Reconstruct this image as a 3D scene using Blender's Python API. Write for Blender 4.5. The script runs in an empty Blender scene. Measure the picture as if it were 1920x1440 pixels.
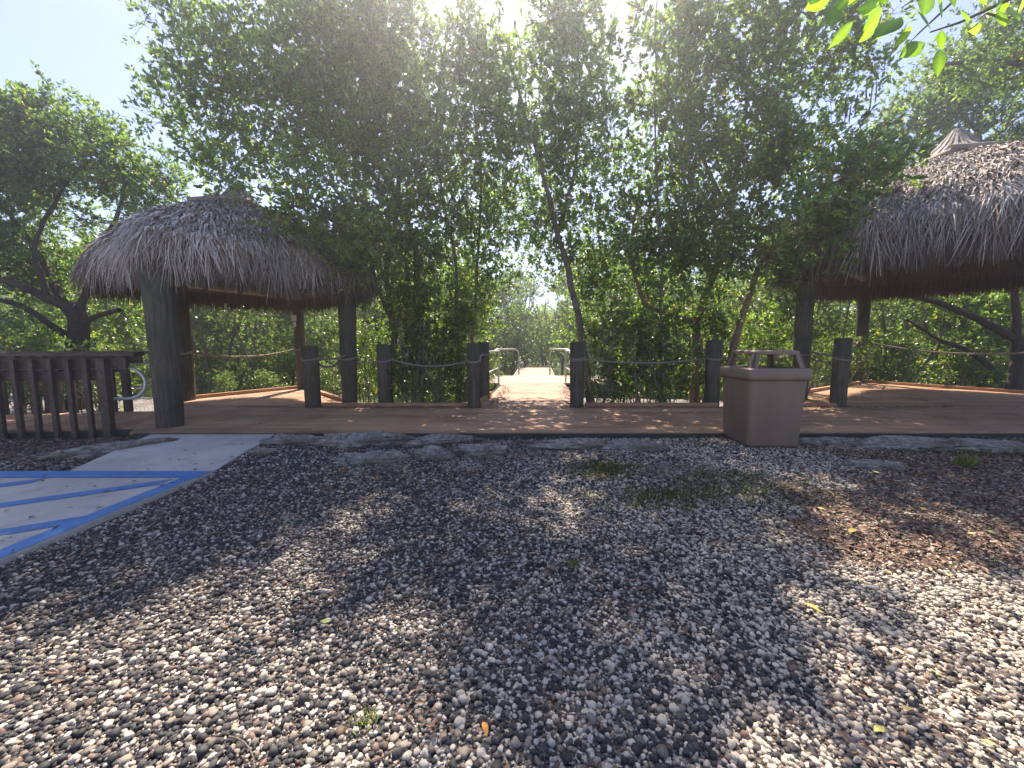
import bpy, math
import numpy as np
from mathutils import Vector, Matrix

R = math.radians
SC = bpy.context.scene
COL = SC.collection
# ------------------------------------------------------------------ camera
CAM_H, PITCH, FPX = 1.22, R(5.5), 725.0
cam = bpy.data.cameras.new('camera'); co = bpy.data.objects.new('camera', cam); COL.objects.link(co)
co.location = (0, 0, CAM_H); co.rotation_euler = (R(90) - PITCH, 0, 0)
cam.sensor_width = 36; cam.lens = FPX / 1920 * 36; cam.clip_start = 0.05; cam.clip_end = 2000
SC.camera = co
# ------------------------------------------------------------------ world and sun
SUN_EL, SUN_AZ = 54.0, -3.0
w = bpy.data.worlds.new('World'); SC.world = w; w.use_nodes = True
nt = w.node_tree; nt.nodes.clear()
wo = nt.nodes.new('ShaderNodeOutputWorld'); bg = nt.nodes.new('ShaderNodeBackground')
sky = nt.nodes.new('ShaderNodeTexSky'); sky.sky_type = 'NISHITA'; sky.sun_disc = False
sky.sun_elevation = R(SUN_EL); sky.sun_rotation = R(SUN_AZ)
sky.air_density = 1.0; sky.dust_density = .6; sky.ozone_density = 5.0
bg.inputs['Strength'].default_value = 0.105
tn = nt.nodes.new('ShaderNodeMix'); tn.data_type = 'RGBA'; tn.blend_type = 'MULTIPLY'; tn.inputs[0].default_value = 1; tn.inputs[7].default_value = (1.08, .97, 1.04, 1)
nt.links.new(sky.outputs[0], tn.inputs[6]); nt.links.new(tn.outputs[2], bg.inputs[0]); nt.links.new(bg.outputs[0], wo.inputs[0])
sl = bpy.data.lights.new('sun', 'SUN'); so = bpy.data.objects.new('sun', sl); COL.objects.link(so)
sl.energy = 5.0; sl.angle = R(0.55); sl.color = (1.0, 0.94, 0.84)
so.rotation_euler = (-R(90 - SUN_EL), 0, -R(SUN_AZ)); so.location = (0, 20, 30)
vs = SC.view_settings
vs.view_transform = 'Standard'; vs.look = 'None'; vs.gamma = 1; vs.exposure = 1.45; vs.use_curve_mapping = False
vs.use_white_balance = True; vs.white_balance_temperature = 7250; vs.white_balance_tint = 17
cy = SC.cycles
cy.use_denoising = True; cy.max_bounces = 7; cy.diffuse_bounces = 4; cy.glossy_bounces = 3
cy.transmission_bounces = 5; cy.transparent_max_bounces = 6; cy.volume_bounces = 0
cy.sample_clamp_indirect = 8
try: cy.denoiser = 'OPENIMAGEDENOISE'
except Exception: pass

# ------------------------------------------------------------------ pixel helpers (photo 1920x1440 -> world)
CP, SP = math.cos(PITCH), math.sin(PITCH)
def ray(px, py):
    u = (px - 960) / FPX; v = (720 - py) / FPX
    return np.array((u, CP + v * SP, -SP + v * CP))
def G(px, py, z=0.12):
    d = ray(px, py); t = (z - CAM_H) / d[2]; return np.array((d[0] * t, d[1] * t, z))
def D(px, py, Y):
    d = ray(px, py); t = Y / d[1]; return np.array((d[0] * t, Y, CAM_H + d[2] * t))

# ------------------------------------------------------------------ materials
def mat(name):
    m = bpy.data.materials.new(name); m.use_nodes = True
    n = m.node_tree; b = n.nodes['Principled BSDF']
    return m, n, b
def N(n, t, **kw):
    x = n.nodes.new(t)
    for k, v in kw.items():
        if k in x.inputs: x.inputs[k].default_value = v
        else: setattr(x, k, v)
    return x
def ramp(n, fac, stops, mode='LINEAR'):
    r = n.nodes.new('ShaderNodeValToRGB'); e = r.color_ramp.elements; r.color_ramp.interpolation = mode
    while len(e) < len(stops): e.new(0.5)
    for q, (p, c) in zip(e, stops): q.position = p; q.color = (*c, 1)
    if fac is not None: n.links.new(fac, r.inputs[0])
    return r.outputs[0]
def mix(n, a, b, fac, bt='MIX'):
    x = n.nodes.new('ShaderNodeMix'); x.data_type = 'RGBA'; x.blend_type = bt
    for s, v in ((6, a), (7, b), (0, fac)):
        if isinstance(v, (int, float)): x.inputs[s].default_value = v
        elif isinstance(v, tuple): x.inputs[s].default_value = (*v, 1)
        else: n.links.new(v, x.inputs[s])
    return x.outputs[2]
def coords(n, scale=(1, 1, 1), kind='Object', rot=(0, 0, 0)):
    t = n.nodes.new('ShaderNodeTexCoord'); m = n.nodes.new('ShaderNodeMapping')
    m.inputs['Scale'].default_value = scale; m.inputs['Rotation'].default_value = rot
    n.links.new(t.outputs[kind], m.inputs[0]); return m.outputs[0]
def noise(n, vec, scale, detail=4, rough=.55):
    x = N(n, 'ShaderNodeTexNoise', Scale=scale, Detail=detail, Roughness=rough); n.links.new(vec, x.inputs['Vector']); return x.outputs['Fac']
def bump(n, b, h, strength=.4, dist=.02):
    x = N(n, 'ShaderNodeBump', Strength=strength, Distance=dist); n.links.new(h, x.inputs['Height']); n.links.new(x.outputs[0], b.inputs['Normal'])
def attr(n, name='col'):
    a = n.nodes.new('ShaderNodeAttribute'); a.attribute_name = name; return a.outputs['Color']

def wood(name, c1, c2, grain=(14, 14, 1.2), rough=.8, algae=None, use_attr=False, bs=.5, bd=.01):
    m, n, b = mat(name)
    v = coords(n, grain); f = noise(n, v, 3, 6, .65); f2 = noise(n, coords(n), 1.7, 4)
    c = ramp(n, f, [(.3, c1), (.7, c2)])
    if algae: c = mix(n, c, algae, ramp(n, f2, [(.42, (0, 0, 0)), (.62, (.8, .8, .8))]))
    else: c = mix(n, c, tuple(q * .55 for q in c1), ramp(n, f2, [(.45, (0, 0, 0)), (.75, (.7, .7, .7))]))
    if use_attr: c = mix(n, c, attr(n), 1.0, 'MULTIPLY')
    n.links.new(c, b.inputs['Base Color']); b.inputs['Roughness'].default_value = rough
    b.inputs['Specular IOR Level'].default_value = .25
    bump(n, b, f, bs, bd); return m
M = {}
M['post'] = wood('treated_piling', (.05, .042, .03), (.17, .14, .1), (11, 11, .7), algae=(.028, .05, .036), bs=.9, bd=.015)
M['rail_wood'] = wood('weathered_railing', (.06, .045, .036), (.15, .115, .09), (9, 9, 9))
M['deck'] = wood('stained_deck', (.35, .195, .11), (.57, .35, .21), (1.3, 22, 8), rough=.72, use_attr=True)
M['deck_y'] = wood('stained_deck_walkway', (.35, .195, .11), (.57, .35, .21), (22, 1.3, 8), rough=.72, use_attr=True)
M['dock'] = wood('bleached_dock', (.3, .24, .19), (.46, .39, .32), (1.3, 22, 8), rough=.7, use_attr=True)
M['fascia'] = wood('dark_fascia', (.03, .04, .035), (.08, .09, .07), (2, 20, 20))
M['pole'] = wood('grey_pole', (.17, .14, .1), (.36, .31, .25), (3, 3, 3))
M['bark'] = wood('mangrove_bark', (.085, .068, .052), (.25, .205, .165), (8, 8, 3), rough=.9, bs=1, bd=.02)
M['bark_pale'] = wood('pale_stem_bark', (.14, .115, .09), (.36, .31, .25), (8, 8, 3), rough=.9)
M['bark_dark'] = wood('dark_bark', (.025, .02, .016), (.1, .08, .062), (8, 8, 3), rough=.95, bs=1, bd=.02)
M['bark_red'] = wood('red_mangrove_bark', (.13, .075, .05), (.3, .2, .145), (8, 8, 3), rough=.9, bs=1, bd=.02)

def leaf_mat(name, trans=.48, rough=.33, spec=.7):
    m, n, b = mat(name)
    c = attr(n); out = n.nodes['Material Output']
    b.inputs['Roughness'].default_value = rough; b.inputs['Specular IOR Level'].default_value = spec
    n.links.new(c, b.inputs['Base Color'])
    t = n.nodes.new('ShaderNodeBsdfTranslucent')
    tc = mix(n, c, (3.1, 3.3, 1.0), 1.0, 'MULTIPLY')
    n.links.new(tc, t.inputs[0])
    s = n.nodes.new('ShaderNodeMixShader'); s.inputs[0].default_value = trans
    n.links.new(b.outputs[0], s.inputs[1]); n.links.new(t.outputs[0], s.inputs[2]); n.links.new(s.outputs[0], out.inputs[0])
    return m
M['leaf'] = leaf_mat('mangrove_leaf')
M['leaf_near'] = leaf_mat('broad_leaf', .5, .35, .5)
M['grass'] = leaf_mat('grass_blade', .4, .6, .3)

def attr_mat(name, rough, sc=60, bs=.3, bd=.002, spec=.35, mulr=(.75, 1.15)):
    m, n, b = mat(name)
    f = noise(n, coords(n), sc, 3)
    c = mix(n, attr(n), ramp(n, f, [(.3, (mulr[0],) * 3), (.7, (mulr[1],) * 3)]), 1.0, 'MULTIPLY')
    n.links.new(c, b.inputs['Base Color']); b.inputs['Roughness'].default_value = rough
    b.inputs['Specular IOR Level'].default_value = spec
    bump(n, b, f, bs, bd); return m
M['pebble'] = attr_mat('pebble', .7, 120)
M['litter'] = attr_mat('dry_leaf', .75, 40)
M['thatch'] = attr_mat('palm_thatch', .75, 30, spec=.3)

m, n, b = mat('thatch_core'); f = noise(n, coords(n, (20, 20, 4)), 3)
n.links.new(ramp(n, f, [(.3, (.05, .04, .03)), (.7, (.14, .112, .085))]), b.inputs['Base Color']); b.inputs['Roughness'].default_value = .95
bump(n, b, f, 1, .03); M['thatch_core'] = m

m, n, b = mat('gravel_ground'); cc = coords(n)
vo = N(n, 'ShaderNodeTexVoronoi', Scale=62.0); n.links.new(cc, vo.inputs['Vector'])
sep = n.nodes.new('ShaderNodeSeparateColor'); n.links.new(vo.outputs['Color'], sep.inputs[0])
pc = ramp(n, sep.outputs[0], [(0, (.05, .05, .05)), (.35, (.14, .13, .12)), (.55, (.33, .31, .28)), (.8, (.5, .47, .42)), (.92, (.16, .09, .06))], 'CONSTANT')
dirt = ramp(n, noise(n, cc, 9, 6), [(.35, (.035, .024, .018)), (.7, (.13, .085, .06))])
fac = ramp(n, noise(n, cc, 1.3, 5), [(.32, (.2, .2, .2)), (.5, (1, 1, 1))])
n.links.new(mix(n, dirt, pc, fac), b.inputs['Base Color']); b.inputs['Roughness'].default_value = .9
bump(n, b, vo.outputs['Distance'], .9, .02); M['ground'] = m

m, n, b = mat('limestone'); cc = coords(n)
f = noise(n, cc, 14, 8, .7); f2 = noise(n, cc, 3.2, 5)
c = ramp(n, f, [(.33, (.06, .055, .045)), (.48, (.27, .25, .21)), (.68, (.52, .48, .4))])
c = mix(n, c, (.12, .085, .06), ramp(n, f2, [(.5, (0, 0, 0)), (.66, (.8, .8, .8))]))
n.links.new(c, b.inputs['Base Color']); b.inputs['Roughness'].default_value = .92; bump(n, b, f, 1, .06); M['rock'] = m

m, n, b = mat('concrete'); cc = coords(n)
f = noise(n, cc, 90, 4); f2 = noise(n, cc, 1.6, 6)
c = ramp(n, f2, [(.3, (.36, .335, .3)), (.7, (.52, .49, .44))]); c = mix(n, c, ramp(n, f, [(.3, (.85, .85, .85)), (.7, (1.08, 1.08, 1.08))]), 1., 'MULTIPLY')
st_ = noise(n, coords(n, (1, 1, 1)), 5, 8, .7); c = mix(n, c, (.2, .17, .14), ramp(n, st_, [(.52, (0, 0, 0)), (.72, (.55, .55, .55))]))
n.links.new(c, b.inputs['Base Color']); b.inputs['Roughness'].default_value = .85; bump(n, b, f, .3, .003); M['concrete'] = m

m, n, b = mat('blue_paint'); cc = coords(n)
f = noise(n, cc, 60, 6, .7); f2 = noise(n, cc, 4, 5)
c = ramp(n, f2, [(.3, (.03, .14, .34)), (.7, (.05, .2, .44))]); c = mix(n, c, (.42, .41, .39), ramp(n, f, [(.58, (0, 0, 0)), (.68, (.8, .8, .8))]))
n.links.new(c, b.inputs['Base Color']); b.inputs['Roughness'].default_value = .6; M['blue'] = m

m, n, b = mat('can_plastic'); cc = coords(n)
f = noise(n, cc, 160, 3); f2 = noise(n, coords(n, (1, 1, .4)), 2.5, 5)
c = ramp(n, f2, [(.3, (.165, .115, .08)), (.7, (.235, .17, .125))]); c = mix(n, c, (.36, .3, .25), ramp(n, noise(n, coords(n, (9, 9, 1.2), rot=(.3, .2, 0)), 3, 8, .75), [(.62, (0, 0, 0)), (.72, (.6, .6, .6))])); n.links.new(c, b.inputs['Base Color'])
b.inputs['Roughness'].default_value = .5; bump(n, b, f, .25, .002); M['can'] = m
m, n, b = mat('can_liner'); b.inputs['Base Color'].default_value = (.01, .01, .012, 1); b.inputs['Roughness'].default_value = .35; M['liner'] = m

m, n, b = mat('galvanised'); f = noise(n, coords(n), 25, 4)
n.links.new(ramp(n, f, [(.3, (.38, .38, .36)), (.7, (.6, .6, .57))]), b.inputs['Base Color'])
b.inputs['Metallic'].default_value = .7; b.inputs['Roughness'].default_value = .42; M['metal'] = m
m, n, b = mat('pipe_paint'); b.inputs['Base Color'].default_value = (.5, .5, .52, 1); b.inputs['Roughness'].default_value = .4; b.inputs['Metallic'].default_value = .4; M['pipe'] = m

m, n, b = mat('rope'); cc = coords(n, (1, 1, 1)); wv = N(n, 'ShaderNodeTexWave', Scale=28.0, Distortion=1.5); n.links.new(coords(n, (1, 1, 1), rot=(.6, .6, .7)), wv.inputs['Vector'])
n.links.new(ramp(n, wv.outputs['Fac'], [(.2, (.16, .13, .1)), (.8, (.4, .35, .28))]), b.inputs['Base Color']); b.inputs['Roughness'].default_value = .9
bump(n, b, wv.outputs['Fac'], .8, .01); M['rope'] = m

m, n, b = mat('lagoon_water'); f = noise(n, coords(n, (1, 1.6, 1)), 2.2, 4)
b.inputs['Base Color'].default_value = (.10, .13, .055, 1); b.inputs['Roughness'].default_value = .12; b.inputs['IOR'].default_value = 1.33
bump(n, b, f, .12, .05); M['water'] = m
m, n, b = mat('white_plate'); b.inputs['Base Color'].default_value = (.55, .55, .52, 1); b.inputs['Roughness'].default_value = .5; M['plate'] = m

# ------------------------------------------------------------------ mesh builder
class MB:
    def __init__(s): s.v = []; s.c = []; s.f = {3: [], 4: []}; s.n = 0; s.poly = []
    def add(s, v, f, col=None):
        v = np.asarray(v, float).reshape(-1, 3); f = np.asarray(f, int)
        s.v.append(v); s.f[f.shape[1]].append(f + s.n)
        if col is None: col = np.ones((len(v), 3))
        col = np.asarray(col, float)
        if col.ndim == 1: col = np.tile(col, (len(v), 1))
        s.c.append(col); s.n += len(v)
    def box(s, c, size, rz=0, col=None, rx=0, ry=0):
        x, y, z = np.array(size) / 2.
        v = np.array([(i * x, j * y, k * z) for k in (-1, 1) for j in (-1, 1) for i in (-1, 1)])
        Mx = np.array((Matrix.Rotation(rz, 3, 'Z') @ Matrix.Rotation(ry, 3, 'Y') @ Matrix.Rotation(rx, 3, 'X')))
        v = v @ Mx.T + np.array(c)
        s.add(v, [(0, 2, 3, 1), (4, 5, 7, 6), (0, 1, 5, 4), (2, 6, 7, 3), (0, 4, 6, 2), (1, 3, 7, 5)], col)
    def prism(s, poly, z0, z1, col=None):       # poly: 4 xy points ccw; z1 top may be list
        p = np.array(poly, float); k = len(p)
        zt = np.full(k, z1) if np.isscalar(z1) else np.array(z1)
        zb = np.full(k, z0) if np.isscalar(z0) else np.array(z0)
        v = np.vstack([np.c_[p, zb], np.c_[p, zt]])
        f = [(i, (i + 1) % k, (i + 1) % k + k, i + k) for i in range(k)]
        if k == 4: f += [(3, 2, 1, 0), (4, 5, 6, 7)]
        s.add(v, f, col)
    def tube(s, pts, rad, sides=6, col=None, cap=False, jit=0, rng=None):
        P = np.asarray(pts, float); k = len(P)
        rad = np.full(k, rad) if np.isscalar(rad) else np.asarray(rad, float)
        T = np.gradient(P, axis=0); T /= np.linalg.norm(T, axis=1)[:, None] + 1e-9
        a = np.array((0, 0, 1.)) if abs(T[0][2]) < .9 else np.array((1., 0, 0))
        A = np.cross(T[0], a); A /= np.linalg.norm(A); rows = []
        th = np.arange(sides) * 2 * math.pi / sides
        for i in range(k):
            A = A - T[i] * A.dot(T[i]); A /= np.linalg.norm(A) + 1e-9; B = np.cross(T[i], A)
            r = rad[i] * (1 if not jit else (1 + jit * rng.uniform(-1, 1, sides)))
            rows.append(P[i] + (np.cos(th) * r)[:, None] * A + (np.sin(th) * r)[:, None] * B)
        v = np.vstack(rows); f = []
        for i in range(k - 1):
            for j in range(sides):
                j2 = (j + 1) % sides; f.append((i * sides + j, i * sides + j2, (i + 1) * sides + j2, (i + 1) * sides + j))
        s.add(v, f, col)
        if cap:
            for e, flip in ((0, 1), (k - 1, 0)):
                vv = np.vstack([rows[e], P[e]]); t = [(j, (j + 1) % sides, sides) for j in range(sides)]
                if flip: t = [q[::-1] for q in t]
                s.add(vv, t, col)
    def leaves(s, P, Dr, Nr, L, W, col, fold=.12):
        n_ = len(P); L = np.broadcast_to(L, (n_,))[:, None]; W = np.broadcast_to(W, (n_,))[:, None]
        S = np.cross(Dr, Nr); S /= np.linalg.norm(S, axis=1)[:, None] + 1e-9; Nn = np.cross(S, Dr)
        v = np.stack([P, P + Dr * L * .55 + S * W / 2 + Nn * W * fold, P + Dr * L, P + Dr * L * .55 - S * W / 2 + Nn * W * fold], 1).reshape(-1, 3)
        f = np.arange(4 * n_).reshape(-1, 4); s.add(v, f, np.repeat(np.asarray(col), 4, axis=0))
    def mesh(s, name, material, smooth=False):
        me = bpy.data.meshes.new(name)
        v = np.vstack(s.v); me.vertices.add(len(v)); me.vertices.foreach_set('co', v.astype(np.float32).ravel())
        fs = [np.vstack(s.f[k]) for k in (3, 4) if s.f[k]]
        li = np.concatenate([f.ravel() for f in fs]).astype(np.int32)
        tot = np.concatenate([np.full(len(f), f.shape[1]) for f in fs]).astype(np.int32)
        st = np.concatenate([[0], np.cumsum(tot)[:-1]]).astype(np.int32)
        me.loops.add(len(li)); me.loops.foreach_set('vertex_index', li)
        me.polygons.add(len(tot)); me.polygons.foreach_set('loop_start', st)
        me.polygons.foreach_set('use_smooth', np.full(len(tot), smooth))
        me.update(calc_edges=True)
        c = np.vstack(s.c); a = me.color_attributes.new('col', 'FLOAT_COLOR', 'POINT')
        a.data.foreach_set('color', np.c_[c, np.ones(len(c))].astype(np.float32).ravel())
        me.materials.append(material); return me
    def build(s, name, material, parent=None, smooth=False, loc=None):
        o = bpy.data.objects.new(name, s.mesh(name, material, smooth)); COL.objects.link(o)
        if parent: o.parent = parent; o.matrix_parent_inverse = Matrix.Identity(4)
        if loc is not None: o.location = loc
        return o
def tag(o, label=None, cat=None, group=None, kind=None):
    for k, v in (('label', label), ('category', cat), ('group', group), ('kind', kind)):
        if v: o[k] = v
    return o
def thing(name, label, cat, loc=(0, 0, 0), rz=0, group=None):
    o = bpy.data.objects.new(name, None); COL.objects.link(o); o.empty_display_size = .2
    o.location = loc; o.rotation_euler = (0, 0, rz); return tag(o, label, cat, group)
def copy_tree(o, parent=None):
    c = o.copy(); COL.objects.link(c); c.parent = parent
    for ch in o.children: copy_tree(ch, c)
    return c
def nz(x, y, z, f=1., s=0.):
    return (np.sin(x * 1.7 * f + 1.3 + s) * np.cos(y * 2.1 * f + .7 * s) + np.sin(y * 1.3 * f + z * 1.9 * f + 2.1 * s) * np.cos(z * 1.6 * f - x * .8 * f) + .5 * np.sin(x * 4.1 * f + y * 3.7 * f + z * 2.9 * f + s)) / 2.5
def unit(a): return a / (np.linalg.norm(a, axis=-1, keepdims=True) + 1e-9)

# ------------------------------------------------------------------ ground and water
def gz(x, y):
    x = np.asarray(x, float); y = np.asarray(y, float)
    z = .055 * np.clip((y - 3.2) / 1.4, 0, 1) + .012 * np.sin(x * 1.9 + y) * np.cos(y * 2.3)
    z = z - .085 * np.clip((y - 4.87) / .3, 0, 1) - .22 * np.clip((y - 7) / 1.2, 0, 1)
    sh = 10.6 + .5 * np.sin(x * .6) + np.clip((x - 7), 0, 4) * 1.2 + np.clip(-x - 9, 0, 5) * .6
    z = z - 1.1 * np.clip((y - sh) / 1.6, 0, 1)
    z = z - .03 * np.clip(-x - 4.6, 0, 1) * (y > 3.9)
    return z
mb = MB()
xs = np.unique(np.concatenate([np.linspace(-150, -16, 14), np.arange(-16, 18, .25), np.linspace(18, 150, 14)]))
ys = np.unique(np.concatenate([np.linspace(-60, -2, 10), np.arange(-2, 16, .25), np.linspace(16, 200, 20)]))
X, Y = np.meshgrid(xs, ys); Z = gz(X, Y)
idx = np.arange(X.size).reshape(X.shape)
mb.add(np.c_[X.ravel(), Y.ravel(), Z.ravel()], np.stack([idx[:-1, :-1], idx[:-1, 1:], idx[1:, 1:], idx[1:, :-1]], -1).reshape(-1, 4))
tag(mb.build('ground', M['ground'], smooth=True), kind='structure')
mb = MB(); mb.add([(-150, 9, -.52), (150, 9, -.52), (150, 200, -.52), (-150, 200, -.52)], [(0, 1, 2, 3)])
tag(mb.build('water', M['water']), kind='structure')

# ------------------------------------------------------------------ concrete apron with blue paint
SL = lambda x, y: .035 + .07 * np.clip((y - 3.6) / 1.25, 0, 1)      # slab rises to the deck
def slab_sheet(mb, quad, lift, nx=6, ny=6, thick=0.0):
    q = np.array(quad, float); u = np.linspace(0, 1, nx + 1); v = np.linspace(0, 1, ny + 1); U, V = np.meshgrid(u, v)
    P = (q[0] * ((1 - U) * (1 - V))[..., None] + q[1] * (U * (1 - V))[..., None] + q[2] * (U * V)[..., None] + q[3] * ((1 - U) * V)[..., None])
    z = SL(P[..., 0], P[..., 1]) + lift; i = np.arange(U.size).reshape(U.shape)
    f = np.stack([i[:-1, :-1], i[:-1, 1:], i[1:, 1:], i[1:, :-1]], -1).reshape(-1, 4)
    mb.add(np.c_[P.reshape(-1, 2), z.ravel()], f)
    if thick:
        ring = np.concatenate([i[0, :], i[1:, -1], i[-1, -2::-1], i[-2:0:-1, 0]])
        top = np.c_[P.reshape(-1, 2), z.ravel()][ring]; bot = top.copy(); bot[:, 2] -= thick; k = len(ring)
        mb.add(np.vstack([bot, top]), [(a, (a + 1) % k, (a + 1) % k + k, a + k) for a in range(k)])
mb = MB()
slab_sheet(mb, [(-9.5, -4), (-2.86, -4), (-2.86, 3.6), (-9.5, 3.6)], 0, 6, 8, .12)
slab_sheet(mb, [(-4.24, 3.6), (-2.86, 3.6), (-3.04, 4.86), (-4.62, 4.86)], 0, 4, 8, .12)
tag(mb.build('concrete_pavement', M['concrete']), kind='structure')
mb = MB()
def paint(quad): slab_sheet(mb, quad, .004, 4, 8)
paint([(-9.5, 3.41), (-2.86, 3.41), (-2.86, 3.6), (-9.5, 3.6)])
paint([(-3.0, -3), (-2.87, -3), (-2.87, 3.41), (-3.0, 3.41)])
for p, q in (((-4.2, 3.41), (-5.5, 2.58)), ((-3.05, 3.38), (-5.35, 1.9)), ((-3.0, 2.62), (-5.2, 1.2)), ((-3.0, 1.8), (-5.0, .5)), ((-5.9, 3.41), (-7.5, 2.4))):   # hatching bars
    d = unit(np.array((p[0] - q[0], p[1] - q[1]))); p = np.array(p); q = np.array(q) - d * 3; w_ = np.array((0, .15)); paint([q - w_, p - w_, p, q])
ob = mb.build('pavement_markings', M['blue']); tag(ob, kind='structure')

# ------------------------------------------------------------------ decks
rng = np.random.default_rng(7)
def clip_x(poly, y):
    xs_ = []
    for i in range(len(poly)):
        (x0, y0), (x1, y1) = poly[i], poly[(i + 1) % len(poly)]
        if (y0 - y) * (y1 - y) <= 0 and y0 != y1: xs_.append(x0 + (x1 - x0) * (y - y0) / (y1 - y0))
    return (min(xs_), max(xs_)) if len(xs_) > 1 else None
def planks(mb, poly, z, wd=.14, gap=.01, th=.035, swap=False, tint=(.72, 1.12)):
    if swap: poly = [(b_, a_) for a_, b_ in poly]
    y0 = min(p[1] for p in poly); y1 = max(p[1] for p in poly); y = y0 + .0005
    while y < y1 - .02:
        ya, yb = y, min(y + wd - gap, y1 - .0005); A = clip_x(poly, ya); B = clip_x(poly, yb)
        if A and B and A[1] - A[0] > .02 and B[1] - B[0] > .02:
            # split into random board lengths
            cuts = [0.] ; Lt = max(A[1] - A[0], B[1] - B[0]); p_ = rng.uniform(1.2, 3.6)
            while p_ < Lt - .4: cuts.append(p_ / Lt); p_ += rng.uniform(2.4, 3.7)
            cuts.append(1.)
            for c0, c1 in zip(cuts[:-1], cuts[1:]):
                e = .0015 / Lt; g0 = c0 + (e if c0 else 0); g1 = c1 - (e if c1 < 1 else 0)
                q = [(A[0] + (A[1] - A[0]) * g0, ya), (A[0] + (A[1] - A[0]) * g1, ya), (B[0] + (B[1] - B[0]) * g1, yb), (B[0] + (B[1] - B[0]) * g0, yb)]
                if swap: q = [(b_, a_) for a_, b_ in q][::-1]
                t = rng.uniform(*tint); zz = z + rng.uniform(-.0015, .0015)
                mb.prism(q, zz - th, zz, (t, t * rng.uniform(.93, 1.03), t * rng.uniform(.9, 1.04)))
        y += wd
DZ = .12
deck = thing('boardwalk_deck', 'orange brown plank deck running across the gravel edge', 'deck', (0, 5, 0))
off = (0, -5, 0)
mb = MB()
planks(mb, [(-4.93, 4.9), (13.5, 4.9), (13.5, 7.1), (-6.55, 7.1), (-5.2, 5.3)], DZ)
planks(mb, [(-6.55, 7.107), (-3.05, 7.107), (-3.65, 8.1), (-5.62, 10.4), (-7.2, 7.95)], DZ)
planks(mb, [(5.45, 7.107), (14.2, 7.107), (14.0, 7.3), (12.3, 8.75), (10.95, 12.0), (7.05, 9.25)], DZ)
mb.build('deck_boards', M['deck'], deck, loc=off)
mb = MB()
mb.box((4.3, 4.882, .045), (18.3, .034, .13)); mb.build('fascia_board', M['fascia'], deck, loc=off)
for x in np.arange(-4.5, 13, 1.2): mb = MB(); mb.box((x, 6, .03), (.05, 2.15, .1)); mb.build('joist', M['fascia'], deck, loc=off)
for (a_, b_) in (((-6.5, 7.2), (-5.6, 10.2)), ((-4.6, 7.2), (-4.8, 9.3)), ((7, 7.2), (10.8, 11.8)), ((9, 7.2), (11, 10.8))):
    mb = MB(); mb.tube([(a_[0], a_[1], .03), (b_[0], b_[1], .03)], .05, 4); mb.build('joist', M['fascia'], deck, loc=off)
def curb(name, pts, parent, o_=off, h=.07, w_=.085):
    mb = MB()
    for p, q in zip(pts[:-1], pts[1:]):
        p = np.array(p); q = np.array(q); c = (p + q) / 2; L_ = np.linalg.norm(q - p)
        mb.box((c[0], c[1], DZ + h / 2 + .003), (L_ - .01, w_, h), math.atan2(q[1] - p[1], q[0] - p[0]), (.9, .85, .8))
    return mb.build(name, M['deck'], parent, loc=o_)
curb('edge_curb', [(-3.5, 7.05), (-.66, 7.05)], deck)
curb('edge_curb', [(1.34, 7.05), (3.78, 7.05)], deck)
curb('edge_curb', [(4.1, 7.05), (5.95, 7.05)], deck)
curb('edge_curb', [(-6.95, 7.75), (-5.62, 10.32), (-3.72, 8.1), (-3.3, 7.65)], deck)
curb('edge_curb', [(6.05, 8.25), (7.05, 9.2), (10.9, 11.9), (12.2, 8.8), (14, 7.2)], deck)

pth = thing('pier_walkway', 'bleached plank walkway leading from the deck to the dock', 'walkway', (.5, 9, 0))
off2 = (-.5, -9, 0); mb = MB()
planks(mb, [(-.62, 7.107), (1.3, 7.107), (1.58, 11.75), (-.36, 11.75)], DZ - .002, tint=(.75, 1.15))
mb.build('walkway_boards', M['deck'], pth, loc=off2).data.materials[0] = wood('faded_deck', (.36, .22, .15), (.52, .37, .28), (1.3, 22, 8), use_attr=True)
mb = MB()
for x in (-.45, .4, 1.35): mb.box((x + .05, 9.4, .02), (.06, 4.6, .12))
for (x, y) in ((-.5, 9), (1.4, 9), (-.4, 11.2), (1.5, 11.2)): mb.tube([(x, y, -1.3), (x, y, .02)], .1, 10)
mb.build('support_frame', M['fascia'], pth, loc=off2)
curb('edge_curb', [(-.62, 7.2), (-.5, 8.9)], pth, off2)
curb('edge_curb', [(1.3, 7.2), (1.42, 8.9)], pth, off2)

dock = thing('dock_platform', 'sunlit pale wooden dock platform at the end of the walkway', 'dock', (.8, 13.3, 0))
off3 = (-.8, -13.3, 0); mb = MB()
planks(mb, [(-1.7, 11.757), (3.4, 11.757), (3.4, 14.85), (-1.7, 14.85)], DZ, tint=(.85, 1.1)); mb.build('dock_boards', M['dock'], dock, loc=off3)
for a_, b_ in (((2.5, 11.74, -.05), (1.8, .03, .25)), ((-1.05, 11.74, -.05), (1.25, .03, .25)), ((.85, 14.87, -.05), (5.1, .03, .25))): mb = MB(); mb.box(a_, b_); mb.build('fascia_board', M['fascia'], dock, loc=off3)
for (x, y) in ((-1.5, 12), (3.2, 12), (-1.5, 14.6), (3.2, 14.6), (.8, 14.6)): mb = MB(); mb.tube([(x, y, -1.4), (x, y, .08)], .12, 10); mb.build('pile', M['fascia'], dock, loc=off3)
fl = thing('floating_dock', 'low pale floating dock beyond the sunlit platform', 'dock', (1.2, 18, -.3))
mb = MB(); planks(mb, [(.02, 14.95), (1.68, 14.95), (2.25, 22.5), (.42, 22.5)], .02, tint=(.85, 1.05)); mb.build('dock_boards', M['dock'], fl, loc=(-1.2, -18, .3))
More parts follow.
